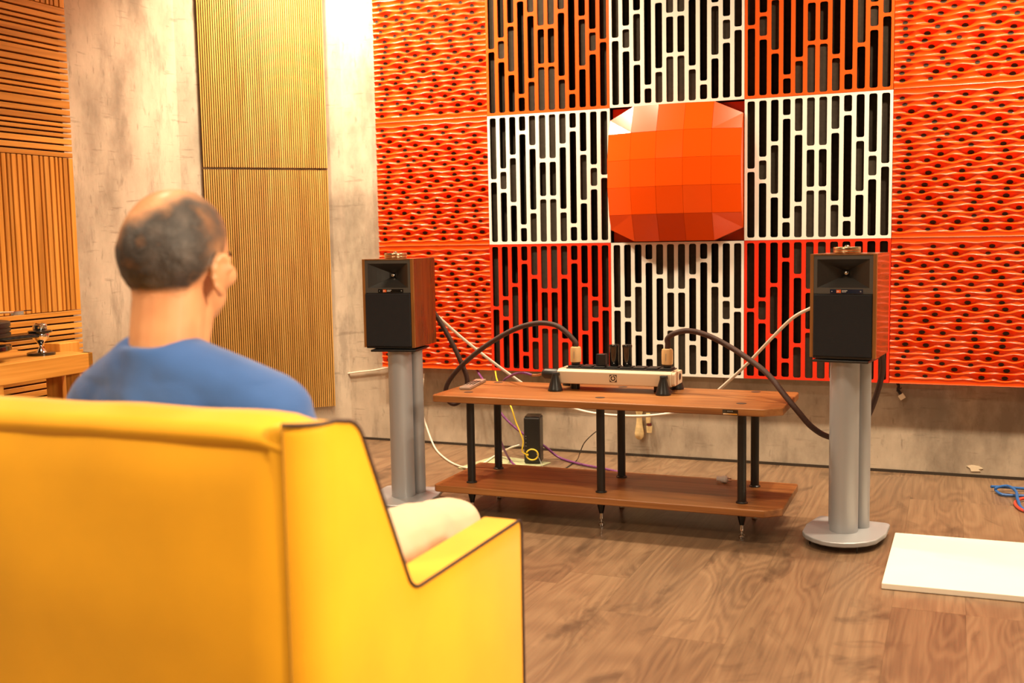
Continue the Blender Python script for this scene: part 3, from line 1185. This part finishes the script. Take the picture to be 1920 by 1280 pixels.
# purple cables
t = thing('shielded_cable', 'purple braided cable plugged into the left end of the power bar', 'cable', (.66, -.93, .51))
MB().lathe([(.008, 0), (.015, .004), (.020, .014), (.020, .060), (.016, .074)], (.618, -.945, .508), 24, axis=(1, 0, 0)).done('connector', 'blackplastic', t, smooth=True)
MB().tube([Vector((.620, -.945, .508)), iy(1008, 703, -.94), iy(997, 703, -.935)], .0042, seg=8).done('stripped_end', 'copper', t, smooth=True)
MB().tube([iy(998, 703, -.935), iy(982, 699, -.92), iy(966, 701, -.88), iy(952, 708, -.80), iy(945, 714, -.76), iy(936, 732, -.66), iy(930, 770, -.50), iy(935, 810, -.42),
           iy(943, 838, -.38), iz(956, 862, .012), iz(968, 874, .010), iz(985, 884, .010)], .0052, seg=10, sub=7).done('sleeve', 'purple', t, smooth=True)
o = MB().tube([iy(892, 688, .03), iy(899, 702, .0), iy(908, 716, -.06), iy(925, 752, -.10), iy(944, 780, -.12), iy(968, 803, -.13), iy(992, 820, -.13), iy(1018, 834, -.14),
               iz(1048, 857, .010), iz(1085, 869, .008), iz(1120, 876, .008), iz(1145, 881, .008), iz(1165, 886, .008)], .0055, seg=10, sub=7).done('network_cable', 'purple', smooth=True)
tag(o, 'purple braided cable passing behind the router and along the floor', 'cable')

# ------------------------------------------------------------------ router, sheet below it, small cables
t = thing('router', 'black upright router box with a coiled yellow cable on its face', 'router', (.30, -.22, .006))
rr = Matrix.Rotation(math.radians(12), 3, 'Z')
prt = Vector((.293, -.215, 0))
MB().box((.256, -.262, .006), (.330, -.168, .214), rr, prt).done('body', 'blackplastic', t, bevel=.006)
lid = MB()
lid.box((.260, -.258, .214), (.326, -.172, .219), rr, prt)
lid.done('lid', 'blackgloss', t, bevel=.002)
for k, z in enumerate((.085, .10, .118, .13)):
    p = prt + rr @ (Vector((.2655, -.2625, z)) - prt)
    MB().box(p - Vector((.0015, .001, .0012)), p + Vector((.0015, .001, .0012))).done('led_mark', 'greyprint', t)
MB().prism([(.014, -.435), (.315, -.50), (.371, -.203), (.07, -.134)], .0005, .004).done('floor_sheet', 'mat')
tag(bpy.data.objects['floor_sheet'], 'pale greenish sheet lying on the floor under the router', 'sheet')
t = thing('patch_cable', 'yellow cable hanging from the wall panel and coiled against the router', 'cable', tuple(iy(929, 695, 0)))
cl = [prt + rr @ (Vector((.2945 + .027 * math.cos(a), -.2705, .048 + .024 * math.sin(a))) - prt) for a in [math.pi + k * 2 * PI / 16 for k in range(16)]]
MB().tube([iy(928, 690, .02), iy(932, 712, -.05), iy(944, 738, -.18), iy(958, 762, -.285), iy(967, 790, -.295), iy(976, 812, -.30), iy(981, 828, -.30), iy(979, 845, -.30)]
          + cl[:], .0032, seg=8, sub=6).done('sheath', 'yellowcable', t, smooth=True)
q = prt + rr @ (Vector((.272, -.272, .047)) - prt)
MB().box(q - Vector((.006, .004, .004)), q + Vector((.006, .004, .004))).done('connector', 'yellowcable', t, bevel=.001)
o = MB().tube([iy(1006, 850, -.285), iy(1012, 862, -.285), iz(1017, 874, .008), iz(1022, 884, .006)], .0012, seg=6).done('signal_wire', 'greyprint', smooth=True)
tag(o, 'thin grey wire dropping from the router face to the floor', 'wire')
o = MB().tube([iy(1122, 806, -.40), iy(1110, 815, -.40), iy(1095, 831, -.38), iy(1087, 850, -.35), iz(1082, 862, .006), iz(1070, 871, .003), iz(1055, 881, .003)], .0022, seg=6).done(
    'thin_wire', 'blackplastic', smooth=True)
tag(o, 'thin black wire kinking down behind the middle table leg', 'wire')

# taped cable ends on the wall
t = thing('taped_cable_end', 'yellowed taped cable ends hanging low on the concrete wall', 'cable', (.73, WY, .25))
MB().lathe([(.010, .0), (.020, .012), (.021, .03), (.014, .075), (.012, .11), (.017, .13), (.017, .20)], (.716, WY - .024, .085), 16).done('main_lobe', 'bone', t, smooth=True)
MB().lathe([(.012, 0), (.014, .03)], (.762, WY - .020, .118), 12).done('small_lobe', 'bone', t, smooth=True)
MB().lathe([(.011, .0), (.011, .012)], (.762, WY - .020, .149), 12).done('band', 'darkred', t, smooth=True)
MB().lathe([(.010, 0), (.012, .03), (.010, .045)], (.757, WY - .020, .162), 12).done('neck', 'bone', t, smooth=True)
t = thing('cable_stub', 'frayed black cable stub with pale connector under the right wavy panel', 'cable', tuple(iy(1688, 740, .035)))
p0, p1, p2 = iy(1682, 716, .05), iy(1684, 731, .045), iy(1691, 742, .04)
MB().tube([p0, (p0 + p1) / 2 + Vector((.004, 0, 0)), p1, p2], .006, seg=8).done('cable', 'blackplastic', t, smooth=True)
for k in range(5):
    q = p1 + Vector((random.uniform(-.012, .016), random.uniform(-.006, .006), random.uniform(-.01, .012)))
    MB().tube([p1, (p1 + q) / 2 + Vector((.003, -.003, .002)), q], .0025, seg=6, sub=3).done('strand', 'blackplastic', t, smooth=True)
MB().box(p2 - Vector((.012, .007, .014)), p2 + Vector((.012, .007, .008)), Matrix.Rotation(math.radians(-35), 3, 'Y')).done('connector', 'plaster', t, bevel=.002)

# small white plug on the lower shelf
t = thing('spare_plug', 'small white plug lying on the lower walnut shelf', 'plug', (1.284, -.86, LT))
MB().lathe([(.009, 0), (.013, .004), (.013, .018), (.010, .026), (.009, .04)], (1.300, -.868, LT + .0135), 20, axis=(-1, .2, 0)).done('body', 'white', t, smooth=True)
MB().cyl((1.300, -.868, LT + .018), (1.314, -.871, LT + .018), .0025).done('pin', 'chrome', t)
MB().cyl((1.300, -.868, LT + .009), (1.314, -.871, LT + .009), .0025).done('pin', 'chrome', t)

# blue and red cables on the floor at the right
o = MB().tube([iz(1858, 912, .02), iz(1885, 913, .016), iz(1925, 916, .010), (2.45, -.10, .008), (2.55, -.2, .008), (2.5, -.32, .008), iz(1935, 931, .008), iz(1905, 929, .008),
               iz(1880, 927, .008), iz(1868, 920, .010), iz(1869, 914, .022), iz(1890, 911, .028), iz(1905, 921, .03), iz(1908, 935, .022), iz(1917, 953, .010),
               (2.33, -.55, .006), (2.45, -.62, .006)], .0055, seg=8).done('floor_cable', 'bluecable', smooth=True)
tag(o, 'tangled blue cable on the floor by the wall', 'cable')
o = MB().tube([iz(1904, 941, .007), iz(1908, 950, .007), iz(1924, 958, .007), (2.36, -.48, .007), (2.42, -.40, .007), (2.36, -.31, .009), iz(1920, 934, .012)],
              .006, seg=8, closed=True).done('coiled_cable', 'redcable', smooth=True)
tag(o, 'loop of red cable under the blue cable on the floor', 'cable')

# white board on floor
o = MB().prism(rounded([(1.868, -1.535), (2.475, -1.520), (2.470, -.965), (1.877, -.975)], .004, 2), .0005, .018).done('floor_board', 'slab', bevel=.002)
tag(o, 'square white board lying on the floor beside the right speaker stand', 'board')


# ------------------------------------------------------------------ speaker stands
def stand(cx, cy, rz, label):
    t = thing('speaker_stand', label, 'speaker stand', (cx, cy, 0), 'silver speaker stands')
    t.rotation_euler.z = math.radians(rz)
    arc = [(.118, -.075), (.098, -.112), (.068, -.142), (.035, -.160), (0, -.166), (-.035, -.160), (-.068, -.142), (-.098, -.112), (-.118, -.075)]
    poly = [(.118, .150)] + [(.130, .02)] + arc + [(-.130, .02)] + [(-.118, .150)]
    poly = rounded(poly, [.02, .10] + [.03] * len(arc) + [.10, .02], 4)
    MB().prism(poly, .020, .036).done('base_plate', 'silver', t, smooth=True, angle=30, bevel=.003, world=False)
    for sx, sy in ((-.088, -.095), (.070, -.128), (.108, .02), (-.105, .09)):
        MB().lathe([(.001, 0), (.004, .014), (.004, .021)], (sx, sy, 0), 12).done('spike', 'blackmetal', t, smooth=True, world=False)
    m_ = MB()
    ell = [(.045 * math.cos(a), -.008 + .048 * math.sin(a)) for a in [k * 2 * PI / 40 for k in range(40)]]
    m_.prism(ell, .036, .600)
    m_.done('column', 'silver', t, smooth=True, world=False)
    for sx in (-.040, .040):
        MB().cyl((sx, .064, .036), (sx, .064, .600), .027, seg=32).done('column', 'silver', t, smooth=True, world=False)
    MB().box((-.088, -.085, .600), (.088, .09, .608)).done('top_plate', 'blackmetal', t, bevel=.002, world=False)
    return t


stand(1.722, -1.060, -8, 'silver three-column speaker stand right of the walnut rack')
stand(.094, -1.085, 10, 'silver three-column speaker stand left of the walnut rack')


# ------------------------------------------------------------------ loudspeakers
def text_mesh(body, size, depth):
    cu = bpy.data.curves.new('letters', 'FONT')
    cu.body = body
    cu.size = size
    cu.extrude = depth
    cu.align_x = 'LEFT'
    ob = bpy.data.objects.new('letters', cu)
    C.objects.link(ob)
    dg = bpy.context.evaluated_depsgraph_get()
    me = bpy.data.meshes.new_from_object(ob.evaluated_get(dg))
    bpy.data.objects.remove(ob)
    me.transform(Matrix.Rotation(PI / 2, 4, 'X'))
    me.materials.clear()
    return me


def speaker(cx, yf, zb, rz, label):
    t = thing('loudspeaker', label, 'loudspeaker', (cx, yf, zb), 'walnut loudspeakers')
    t.rotation_euler.z = math.radians(rz)
    W, D, H = .206, .222, .332
    hw = W / 2
    kw = dict(world=False)
    cb = MB().box((-hw, .066, 0), (hw, D, H))
    for sx in (-1, 1):
        cb.box((min(sx * hw, sx * (hw - .0105)), .012, 0), (max(sx * hw, sx * (hw - .0105)), .066, H))
    cb.box((-hw + .0105, .012, H - .0035), (hw - .0105, .066, H)).box((-hw + .0105, .012, 0), (hw - .0105, .066, .2))
    cb.done('cabinet', 'spkwood', t, bevel=.001, **kw)
    # front edges of the cabinet, slightly proud of the baffle
    for sx in (-1, 1):
        MB().box((min(sx * hw, sx * (hw - .011)), 0, .0), (max(sx * hw, sx * (hw - .011)), .012, H)).done('front_edge', 'spkedge', t, bevel=.001, **kw)
    MB().box((-hw + .011, 0, H - .004), (hw - .011, .012, H)).done('top_edge', 'spkedge', t, **kw)
    # baffle with horn opening
    bx = hw - .011
    zt, z1, z0, zg = H - .004, H - .017, .224, .205
    hx = bx - .011
    b = MB()
    y = .002
    o4 = [(-bx, zg), (bx, zg), (bx, zt), (-bx, zt)]
    i4 = [(-hx, z0), (hx, z0), (hx, z1), (-hx, z1)]
    vo = [b.bm.verts.new((p[0], y, p[1])) for p in o4]
    vi = [b.bm.verts.new((p[0], y, p[1])) for p in i4]
    vb = [b.bm.verts.new((p[0], .0119, p[1])) for p in o4]
    for k in range(4):
        l_ = (k + 1) % 4
        b.bm.faces.new((vo[k], vo[l_], vi[l_], vi[k]))
        b.bm.faces.new((vo[k], vo[l_], vb[l_], vb[k]))
    b.done('baffle', 'baffle', t, **kw)
    # horn: four curved walls narrowing to the throat
    hb = MB()
    zc = (z0 + z1) / 2
    rings = []
    for q in range(7):
        s = q / 6
        sx_ = hx * (1 - s) ** 1.25 * .93 + hx * .07
        sz_ = ((z1 - z0) / 2) * (1 - s) ** 1.25 * .84 + ((z1 - z0) / 2) * .16
        yy = .002 + s * .055
        rings.append([hb.bm.verts.new(p) for p in ((-sx_, yy, zc - sz_), (sx_, yy, zc - sz_), (sx_, yy, zc + sz_), (-sx_, yy, zc + sz_))])
    for a, c_ in zip(rings, rings[1:]):
        for k in range(4):
            l_ = (k + 1) % 4
            hb.bm.faces.new((a[k], a[l_], c_[l_], c_[k]))
    hb.bm.faces.new(rings[-1])
    horn = hb.done('horn', 'hornblack', t, **kw)
    MB().sphere((0, .052, zc), (.0085, .006, .0085)).done('phase_plug', 'chrome', horn, smooth=True)
    # badge strip
    st = MB().box((-.040, .0008, .2065), (.062, .003, .2195)).done('badge_strip', 'blackgloss', t, **kw)
    MB().box((-.020, .0000, .2080), (-.006, .0015, .2180)).done('badge', 'orange', st)
    jm = text_mesh('JBL', .0062, .0002)
    jo = link('badge_letters', jm, 'white', st)
    jo.location = (-.0188, -.0003, .2108)
    for k, wz in enumerate((.2145, .2105)):
        for q in range(5 - k):
            MB().box((-.003 + q * .0036, .0002, wz), (-.0006 + q * .0036, .0012, wz + .002)).done('print_mark', 'white', st)
    MB().cyl((-.034, .0002, .213), (-.034, .001, .213), .0012).done('led', 'white', st)
    MB().cyl((.055, .0002, .213), (.055, .001, .213), .0022).done('knob', 'greyprint', st)
    # grille
    MB().box((-bx + .001, -.006, .004), (bx - .001, .0115, .2035)).done('grille', 'grille', t, bevel=.003, **kw)
    MB().box((-hw + .03, .02, -.006), (hw - .03, D - .03, 0)).done('pad', 'blackmetal', t, **kw)
    MB().box((-bx, .0, -.003), (bx, .06, .0035)).done('bottom_edge', 'blackplastic', t, **kw)
    return t


speaker(1.716, -1.135, .6145, -6.5, 'walnut loudspeaker on the stand right of the rack')
speaker(.086, -1.155, .6145, 5, 'walnut loudspeaker on the stand left of the rack')
for (px, py, nm) in ((1.720, -1.048, 'right'), (.066, -1.05, 'left')):
    t = thing('speaker_weight', 'brass coloured metal puck on top of the %s loudspeaker' % nm, 'weight', (px, py, .9465), 'metal pucks on loudspeakers')
    MB().lathe([(.036, 0), (.042, .001), (.043, .004), (.043, .007), (.0425, .0078), (.043, .0085), (.043, .018), (.0415, .0205), (.012, .0205)],
               (px, py, .9467), 48).done('disc', 'brass', t, smooth=True)
    MB().lathe([(.008, 0), (.008, .003), (.005, .006)], (px, py, .967), 20).done('knob', 'chrome', t, smooth=True)

# ------------------------------------------------------------------ armchair
CXc = .870
t = thing('armchair', 'yellow velvet armchair with black piping, seen from behind', 'armchair', (CXc, -3.15, 0))
XO = 1.285          # outer side plane
YR, YFt = -3.515, -2.80
YS = -3.58


def side(sgn):
    def X_(x):
        return x if sgn > 0 else 2 * CXc - x
    prof = [(YR, .13), (YR, .772), (-3.412, .768), (-3.262, .478), (YFt, .478), (YFt, .13)]
    rad = [.02, .012, .05, .045, .03, .02]
    pr = rounded(prof, rad, 7)
    # outer shell follows profile; rear vertical corner rounded in plan
    m_ = MB()
    XI = XO - .072
    nb_ = 6
    # strips: rings from inner x to outer x; points near the rear edge pulled forward along an arc
    rings = []
    lv = [(XI, 0)] + [(XO - .05 + .05 * math.sin(a), .05 * (1 - math.cos(a))) for a in [k * PI / 2 / nb_ for k in range(nb_ + 1)]]
    for (xx, pull) in lv:
        ring = []
        for (y, z) in pr:
            wgt = min(1, max(0, (YR + .06 - y) / .06))
            fr = min(1, max(0, (y - (YFt - .03)) / .03))
            ring.append(m_.bm.verts.new((X_(xx), y + pull * wgt - fr * pull * .35, z)))
        rings.append(ring)
    n = len(pr)
    for a, b in zip(rings, rings[1:]):
        for i in range(n):
            j = (i + 1) % n
            m_.bm.faces.new((a[i], a[j], b[j], b[i]))
    m_.bm.faces.new(rings[0])
    m_.bm.faces.new(rings[-1])
    m_.done('side_panel', 'yellow', t, smooth=True, angle=55)
    # piping along the outer rim
    path = []
    for (xx, pull) in lv[1:]:
        path.append((X_(xx), YR + pull, .7735))
    for (y, z) in pr:
        if y > YR + .05 and z > .2:
            fr = min(1, max(0, (y - (YFt - .03)) / .03))
            path.append((X_(XO + .001), y - fr * .0175, z))
    path.append((X_(XO + .001), YFt - .0175, .14))
    MB().tube(path, .0030, seg=8, spline=False).done('piping', 'piping', t, smooth=True)
    # seam at the rear
    MB().tube([(X_(XO - .05), YR - .0005, .775), (X_(XO - .05), YR - .0005, .14)], .0012, seg=6, spline=False).done('seam', 'seam', t)


side(1)
side(-1)
xl, xr = 2 * CXc - XO + .05, XO - .05
# rear panel, slightly bulged
m_ = MB()
nu, nv = 24, 20
grid = []
for j in range(nv + 1):
    row = []
    for i in range(nu + 1):
        u, v = i / nu, j / nv
        bul = .010 * (1 - (2 * u - 1) ** 26) * (1 - (2 * v - 1) ** 10)
        row.append(m_.bm.verts.new((xl + (xr - xl) * u, YR + .004 - bul + .003 * noise.noise(Vector((u * 4, v * 4, 1))), .13 + (.744 - .13) * v)))
    grid.append(row)
for j in range(nv):
    for i in range(nu):
        m_.bm.faces.new((grid[j][i], grid[j][i + 1], grid[j + 1][i + 1], grid[j + 1][i]))
bk = [m_.bm.verts.new(p) for p in ((xl, YR + .05, .13), (xr, YR + .05, .13), (xr, YR + .05, .744), (xl, YR + .05, .744))]
m_.bm.faces.new([grid[0][i] for i in range(nu + 1)] + [bk[1], bk[0]])
m_.bm.faces.new([grid[nv][i] for i in range(nu + 1)] + [bk[2], bk[3]])
m_.bm.faces.new([grid[j][0] for j in range(nv + 1)] + [bk[3], bk[0]])
m_.bm.faces.new([grid[j][nu] for j in range(nv + 1)] + [bk[2], bk[1]])
m_.bm.faces.new(bk)
m_.done('back_panel', 'yellow', t, smooth=True, angle=50)
# backrest with soft rolled top
prof = [(YR + .001, .743), (YR - .003, .755), (YR + .006, .770), (YR + .045, .780), (YR + .085, .778), (YR + .115, .766), (YR + .122, .735), (YR + .140, .60), (YR + .185, .44),
        (YR + .185, .34), (YR + .06, .34), (YR + .02, .70)]
prof = rounded(prof, .02, 4)
m_ = MB()
nseg = 22
rings = []
for i in range(nseg + 1):
    u = i / nseg
    xx = xl + .002 + (xr - xl - .004) * u
    e = 1 - abs(2 * u - 1) ** 14
    ring = []
    for (y, z) in prof:
        dz = .012 * (1 - e) if z > .72 else 0
        ring.append(m_.bm.verts.new((xx, y + .002 * noise.noise(Vector((u * 7, z * 9, 2))), z - dz + (.003 * noise.noise(Vector((u * 6, y * 9, 0))) if z > .7 else 0))))
    rings.append(ring)
n = len(prof)
for a, b in zip(rings, rings[1:]):
    for i in range(n):
        j = (i + 1) % n
        m_.bm.faces.new((a[i], a[j], b[j], b[i]))
m_.bm.faces.new(rings[0])
m_.bm.faces.new(rings[-1])
m_.done('backrest', 'yellow', t, smooth=True, angle=50)
XI = XO - .072
MB().box((2 * CXc - XI, -3.30, .13), (XI, YFt + .01, .25)).done('seat_base', 'yellow', t, bevel=.01)
MB().box((2 * CXc - XI + .002, -3.29, .25), (XI - .002, YFt - .0, .355)).done('seat_cushion', 'yellow', t, bevel=.03, seg=4)
for lx_ in (2 * CXc - XO + .06, XO - .06):
    for ly_ in (YR + .08, YFt - .06):
        MB().cyl((lx_, ly_, 0), (lx_, ly_, .135), .014, .022).done('leg', 'darkwood', t, smooth=True)

# ------------------------------------------------------------------ seated man
XC = .888


def remeshed(mb_, name, voxel, smooth=6):
    me = mb_.mesh(name)
    ob = bpy.data.objects.new(name, me)
    C.objects.link(ob)
    rm = ob.modifiers.new('r', 'REMESH')
    rm.mode = 'VOXEL'
    rm.voxel_size = voxel
    sm = ob.modifiers.new('s', 'SMOOTH')
    sm.iterations = smooth
    sm.factor = .5
    dg = bpy.context.evaluated_depsgraph_get()
    out = bpy.data.meshes.new_from_object(ob.evaluated_get(dg))
    bpy.data.objects.remove(ob)
    out.name = name
    for p in out.polygons:
        p.use_smooth = True
    return out


HC = Vector((XC + .001, -3.292, 1.005))     # skull centre
b = MB()
b.sphere(HC, (.080, .104, .094), u=36, v=24)
b.sphere(HC + Vector((0, -.020, -.005)), (.079, .080, .082), u=32, v=20)
b.sphere(HC + Vector((0, .045, -.03)), (.068, .058, .075), u=28, v=18)
b.sphere(HC + Vector((0, .052, -.075)), (.055, .048, .045), u=28, v=18)     # jaw
b.sphere(HC + Vector((0, .080, -.100)), (.026, .022, .020))                # chin
b.sphere(HC + Vector((0, .096, -.018)), (.048, .012, .012))                # brow
b.capsule(HC + Vector((0, .100, -.020)), HC + Vector((0, .118, -.052)), .009, .014)  # nose
b.sphere(HC + Vector((.012, .108, -.055)), .009)
b.sphere(HC + Vector((-.012, .108, -.055)), .009)
b.sphere(HC + Vector((.045, .070, -.045)), (.024, .026, .022))             # cheeks
b.sphere(HC + Vector((-.045, .070, -.045)), (.024, .026, .022))
for s in (1, -1):                                                           # ears
    ec = HC + Vector((s * .086, .008, -.040))
    er = Matrix.Rotation(math.radians(-18 * s), 3, 'Z') @ Matrix.Rotation(math.radians(-10), 3, 'X')
    b.sphere(ec, (.007, .019, .031), er)
    for k in range(9):
        a = math.radians(-80 + k * 30)
        b.sphere(ec + er @ Vector((s * .006, -.017 * math.cos(a), .028 * math.sin(a))), .0062, u=10, v=8)
    b.sphere(ec + er @ Vector((0, .006, -.030)), (.006, .009, .010))
for v_ in b.bm.verts:                                                       # narrow the head in plan
    v_.co.x = HC.x + (v_.co.x - HC.x) * .93
    v_.co.y = HC.y + (v_.co.y - HC.y) * .92
# neck and body
b.capsule((XC - .006, -3.325, .80), (XC + .001, -3.308, .94), .057, .057)
b.capsule((XC - .010, -3.30, .80), (XC + .003, -3.275, .90), .050, .045)
SH = {}
for s in (1, -1):
    sh = Vector((XC - .006 + s * .163, -3.275, .742))
    SH[s] = sh
    b.capsule((XC - .008 + s * .035, -3.323, .808), sh, .048, .055)
    el = Vector((XC - .01 + s * .225, -3.19, .50))
    wr = Vector((XC + s * .10, -2.99, .505))
    b.capsule(sh, el, .054, .041)
    b.capsule(el, wr, .042, .027)
    # hand: palm + five fingers resting on the thigh
    hd = Vector((XC + s * .075, -2.93, .495))
    b.capsule(wr, hd, .026, .030)
    dirf = Vector((-s * .25, .95, -.12)).normalized()
    acr = Vector((s, .25, 0)).normalized()
    for k, ln in enumerate((.062, .072, .068, .055)):
        p0 = hd + acr * (.026 - k * .0175) + dirf * .020
        p1 = p0 + dirf * ln * .5
        p2 = p1 + (dirf + Vector((0, 0, -.45))).normalized() * ln * .5
        b.capsule(p0, p1, .0088, .0082, 10)
        b.capsule(p1, p2, .0082, .0070, 10)
    th0 = hd - acr * .022 - dirf * .01
    th1 = th0 - acr * .028 + dirf * .022
    b.capsule(th0, th1, .0110, .0095, 10)
    b.capsule(th1, th1 + dirf * .028 - acr * .004, .0095, .0080, 10)
    hip = Vector((XC + s * .095, -3.13, .43))
    kn = Vector((XC + s * .165, -2.635, .395))
    an = Vector((XC + s * .15, -2.50, .09))
    b.capsule(hip, kn, .078, .052)
    b.capsule(kn, an, .050, .035)
    b.capsule(an, an + Vector((s * .02, .14, -.045)), .034, .026)
b.sphere((XC - .005, -3.17, .44), (.155, .115, .10))
b.sphere((XC - .006, -3.20, .54), (.145, .105, .12))
b.sphere((XC - .008, -3.26, .66), (.162, .105, .14))
body_me = remeshed(b, 'body', .0042, 5)


def smooth01(a, lo, hi):
    v = min(1, max(0, (a - lo) / (hi - lo)))
    return v * v * (3 - 2 * v)


BALD = Vector((-.34, -.30, .89)).normalized()


def hair_mask(p):
    d = p - HC
    d = Vector((d.x / .93, d.y / .92, d.z))
    if d.length > .16 or d.z < -.105:
        return 0.0
    dn = Vector((d.x / .08, d.y / .104, d.z / .094))
    az = math.atan2(d.x, -d.y)          # 0 at the back
    a = abs(az)
    # lower hairline: nape low at back, rises round the ears, front hairline
    if a < .9:
        low = -.066
    elif a < 1.9:
        low = -.066 + (a - .9) / 1.0 * .052
    else:
        low = -.014 + (a - 1.9) * .09
    m = smooth01(d.z, low - .008, low + .014)
    if abs(d.x) > .0865:
        m = 0
    ang = dn.normalized().angle(BALD)
    bald = smooth01(math.degrees(ang) + 9 * noise.noise(p * 30), 30, 66)
    # top is thin right to the front
    if d.y > .02 and d.z > .03:
        bald *= smooth01(math.degrees(dn.normalized().angle(Vector((-.25, .62, .74)))), 20, 55)
    side_thin = 1 - .22 * smooth01(a, 1.05, 1.5)
    return m * bald * side_thin


def set_attr(me):
    at = me.attributes.new('hair', 'FLOAT', 'POINT')
    vals = [0.0] * len(me.vertices)
    for v in me.vertices:
        if v.co.z > .88:
            vals[v.index] = hair_mask(v.co)
    at.data.foreach_set('value', vals)
    return vals


vals = set_attr(body_me)
person = thing('person', 'balding man in a blue shirt and beige trousers seated in the yellow armchair', 'person', (XC, -3.15, 0))
body_me.materials.clear()
link('body', body_me, 'skin', person)
# hair shell
nrmls = [v.normal.copy() for v in body_me.vertices]
keep = {}
hv, hf, ha = [], [], []
for p in body_me.polygons:
    if max(vals[i] for i in p.vertices) > .03:
        f = []
        for i in p.vertices:
            if i not in keep:
                keep[i] = len(hv)
                c_ = body_me.vertices[i].co
                wob = noise.noise(c_ * 90) * .0012
                hv.append(c_ + nrmls[i] * (.0004 + .0042 * vals[i] + wob * vals[i]))
                ha.append(vals[i])
            f.append(keep[i])
        hf.append(f)
hm = bpy.data.meshes.new('hair')
hm.from_pydata(hv, [], hf)
for p in hm.polygons:
    p.use_smooth = True
at = hm.attributes.new('hair', 'FLOAT', 'POINT')
at.data.foreach_set('value', ha)
link('hair', hm, 'hair', person)
for s in (1, -1):
    e = MB().sphere(HC + Vector((s * .028, .079, -.030)), .0105).done('eye', 'eye', person, smooth=True)
    MB().sphere(HC + Vector((s * .028, .0865, -.030)), (.005, .004, .005)).done('iris', 'iris', e, smooth=True)
    MB().tube([HC + Vector((s * .013, .099, -.012)), HC + Vector((s * .028, .097, -.007)), HC + Vector((s * .044, .084, -.012))], .0028, seg=6).done('eyebrow', 'iris', person, smooth=True)
MB().sphere(HC + Vector((0, .092, -.078)), (.018, .006, .005)).done('mouth', 'lip', person, smooth=True)

# T-shirt
b = MB()
OFF = .010
b.sphere((XC - .006, -3.19, .53), (.145 + OFF, .105 + OFF, .13 + OFF))
b.sphere((XC - .008, -3.26, .66), (.162 + OFF, .105 + OFF, .14 + OFF))
b.sphere((XC - .005, -3.17, .46), (.157 + OFF, .115 + OFF, .08))
b.cyl((XC - .010, -3.320, .74), (XC - .007, -3.316, .852), .086, .0695, 32)
b.sphere((XC - .006, -3.335, .765), (.125, .062, .075))
for s in (1, -1):
    sh = SH[s]
    b.capsule((XC - .008 + s * .035, -3.323, .808), sh + Vector((s * .004, 0, 0)), .064, .068)
    el = Vector((XC - .01 + s * .225, -3.19, .50))
    mid = sh.lerp(el, .62)
    b.capsule(sh, mid, .068, .062)
shirt = remeshed(b, 'shirt', .006, 10)
nn = [v.normal.copy() for v in shirt.vertices]
for v in shirt.vertices:
    c_ = v.co.copy()
    # diagonal drag folds between neck and shoulders
    q = Vector((c_.x * 10 + c_.z * 16, c_.y * 5, c_.z * 9 - c_.x * 6))
    f = noise.noise(q) * .0055 + noise.noise(q * 2.3) * .0022
    if c_.z > .80:
        f *= .4
    v.co = c_ + nn[v.index] * f
shirt.materials.clear()
link('shirt', shirt, 'blue', person)
# trousers
b = MB()
b.sphere((XC - .005, -3.17, .43), (.165, .125, .095))
for s in (1, -1):
    hip = Vector((XC + s * .095, -3.13, .43))
    kn = Vector((XC + s * .165, -2.635, .395))
    an = Vector((XC + s * .15, -2.50, .09))
    b.capsule(hip, kn, .090, .064)
    b.capsule(kn, an.lerp(kn, .08), .062, .052)
tr = remeshed(b, 'trousers', .007, 6)
nn = [v.normal.copy() for v in tr.vertices]
for v in tr.vertices:
    c_ = v.co.copy()
    q = Vector((c_.x * 9, c_.y * 12, c_.z * 9))
    v.co = c_ + nn[v.index] * (noise.noise(q) * .011 + noise.noise(q * 2.4) * .004)
tr.materials.clear()
link('trousers', tr, 'beige', person)
for s in (1, -1):
    an = Vector((XC + s * .15, -2.50, .09))
    b = MB()
    b.capsule(an + Vector((0, -.04, -.05)), an + Vector((s * .02, .15, -.055)), .040, .034)
    b.box(an + Vector((-.036, -.075, -.089)), an + Vector((.036, .03, -.06)))
    sh_ = remeshed(b, 'shoe', .006, 6)
    sh_.materials.clear()
    so = link('shoe', sh_, 'shoe', person)
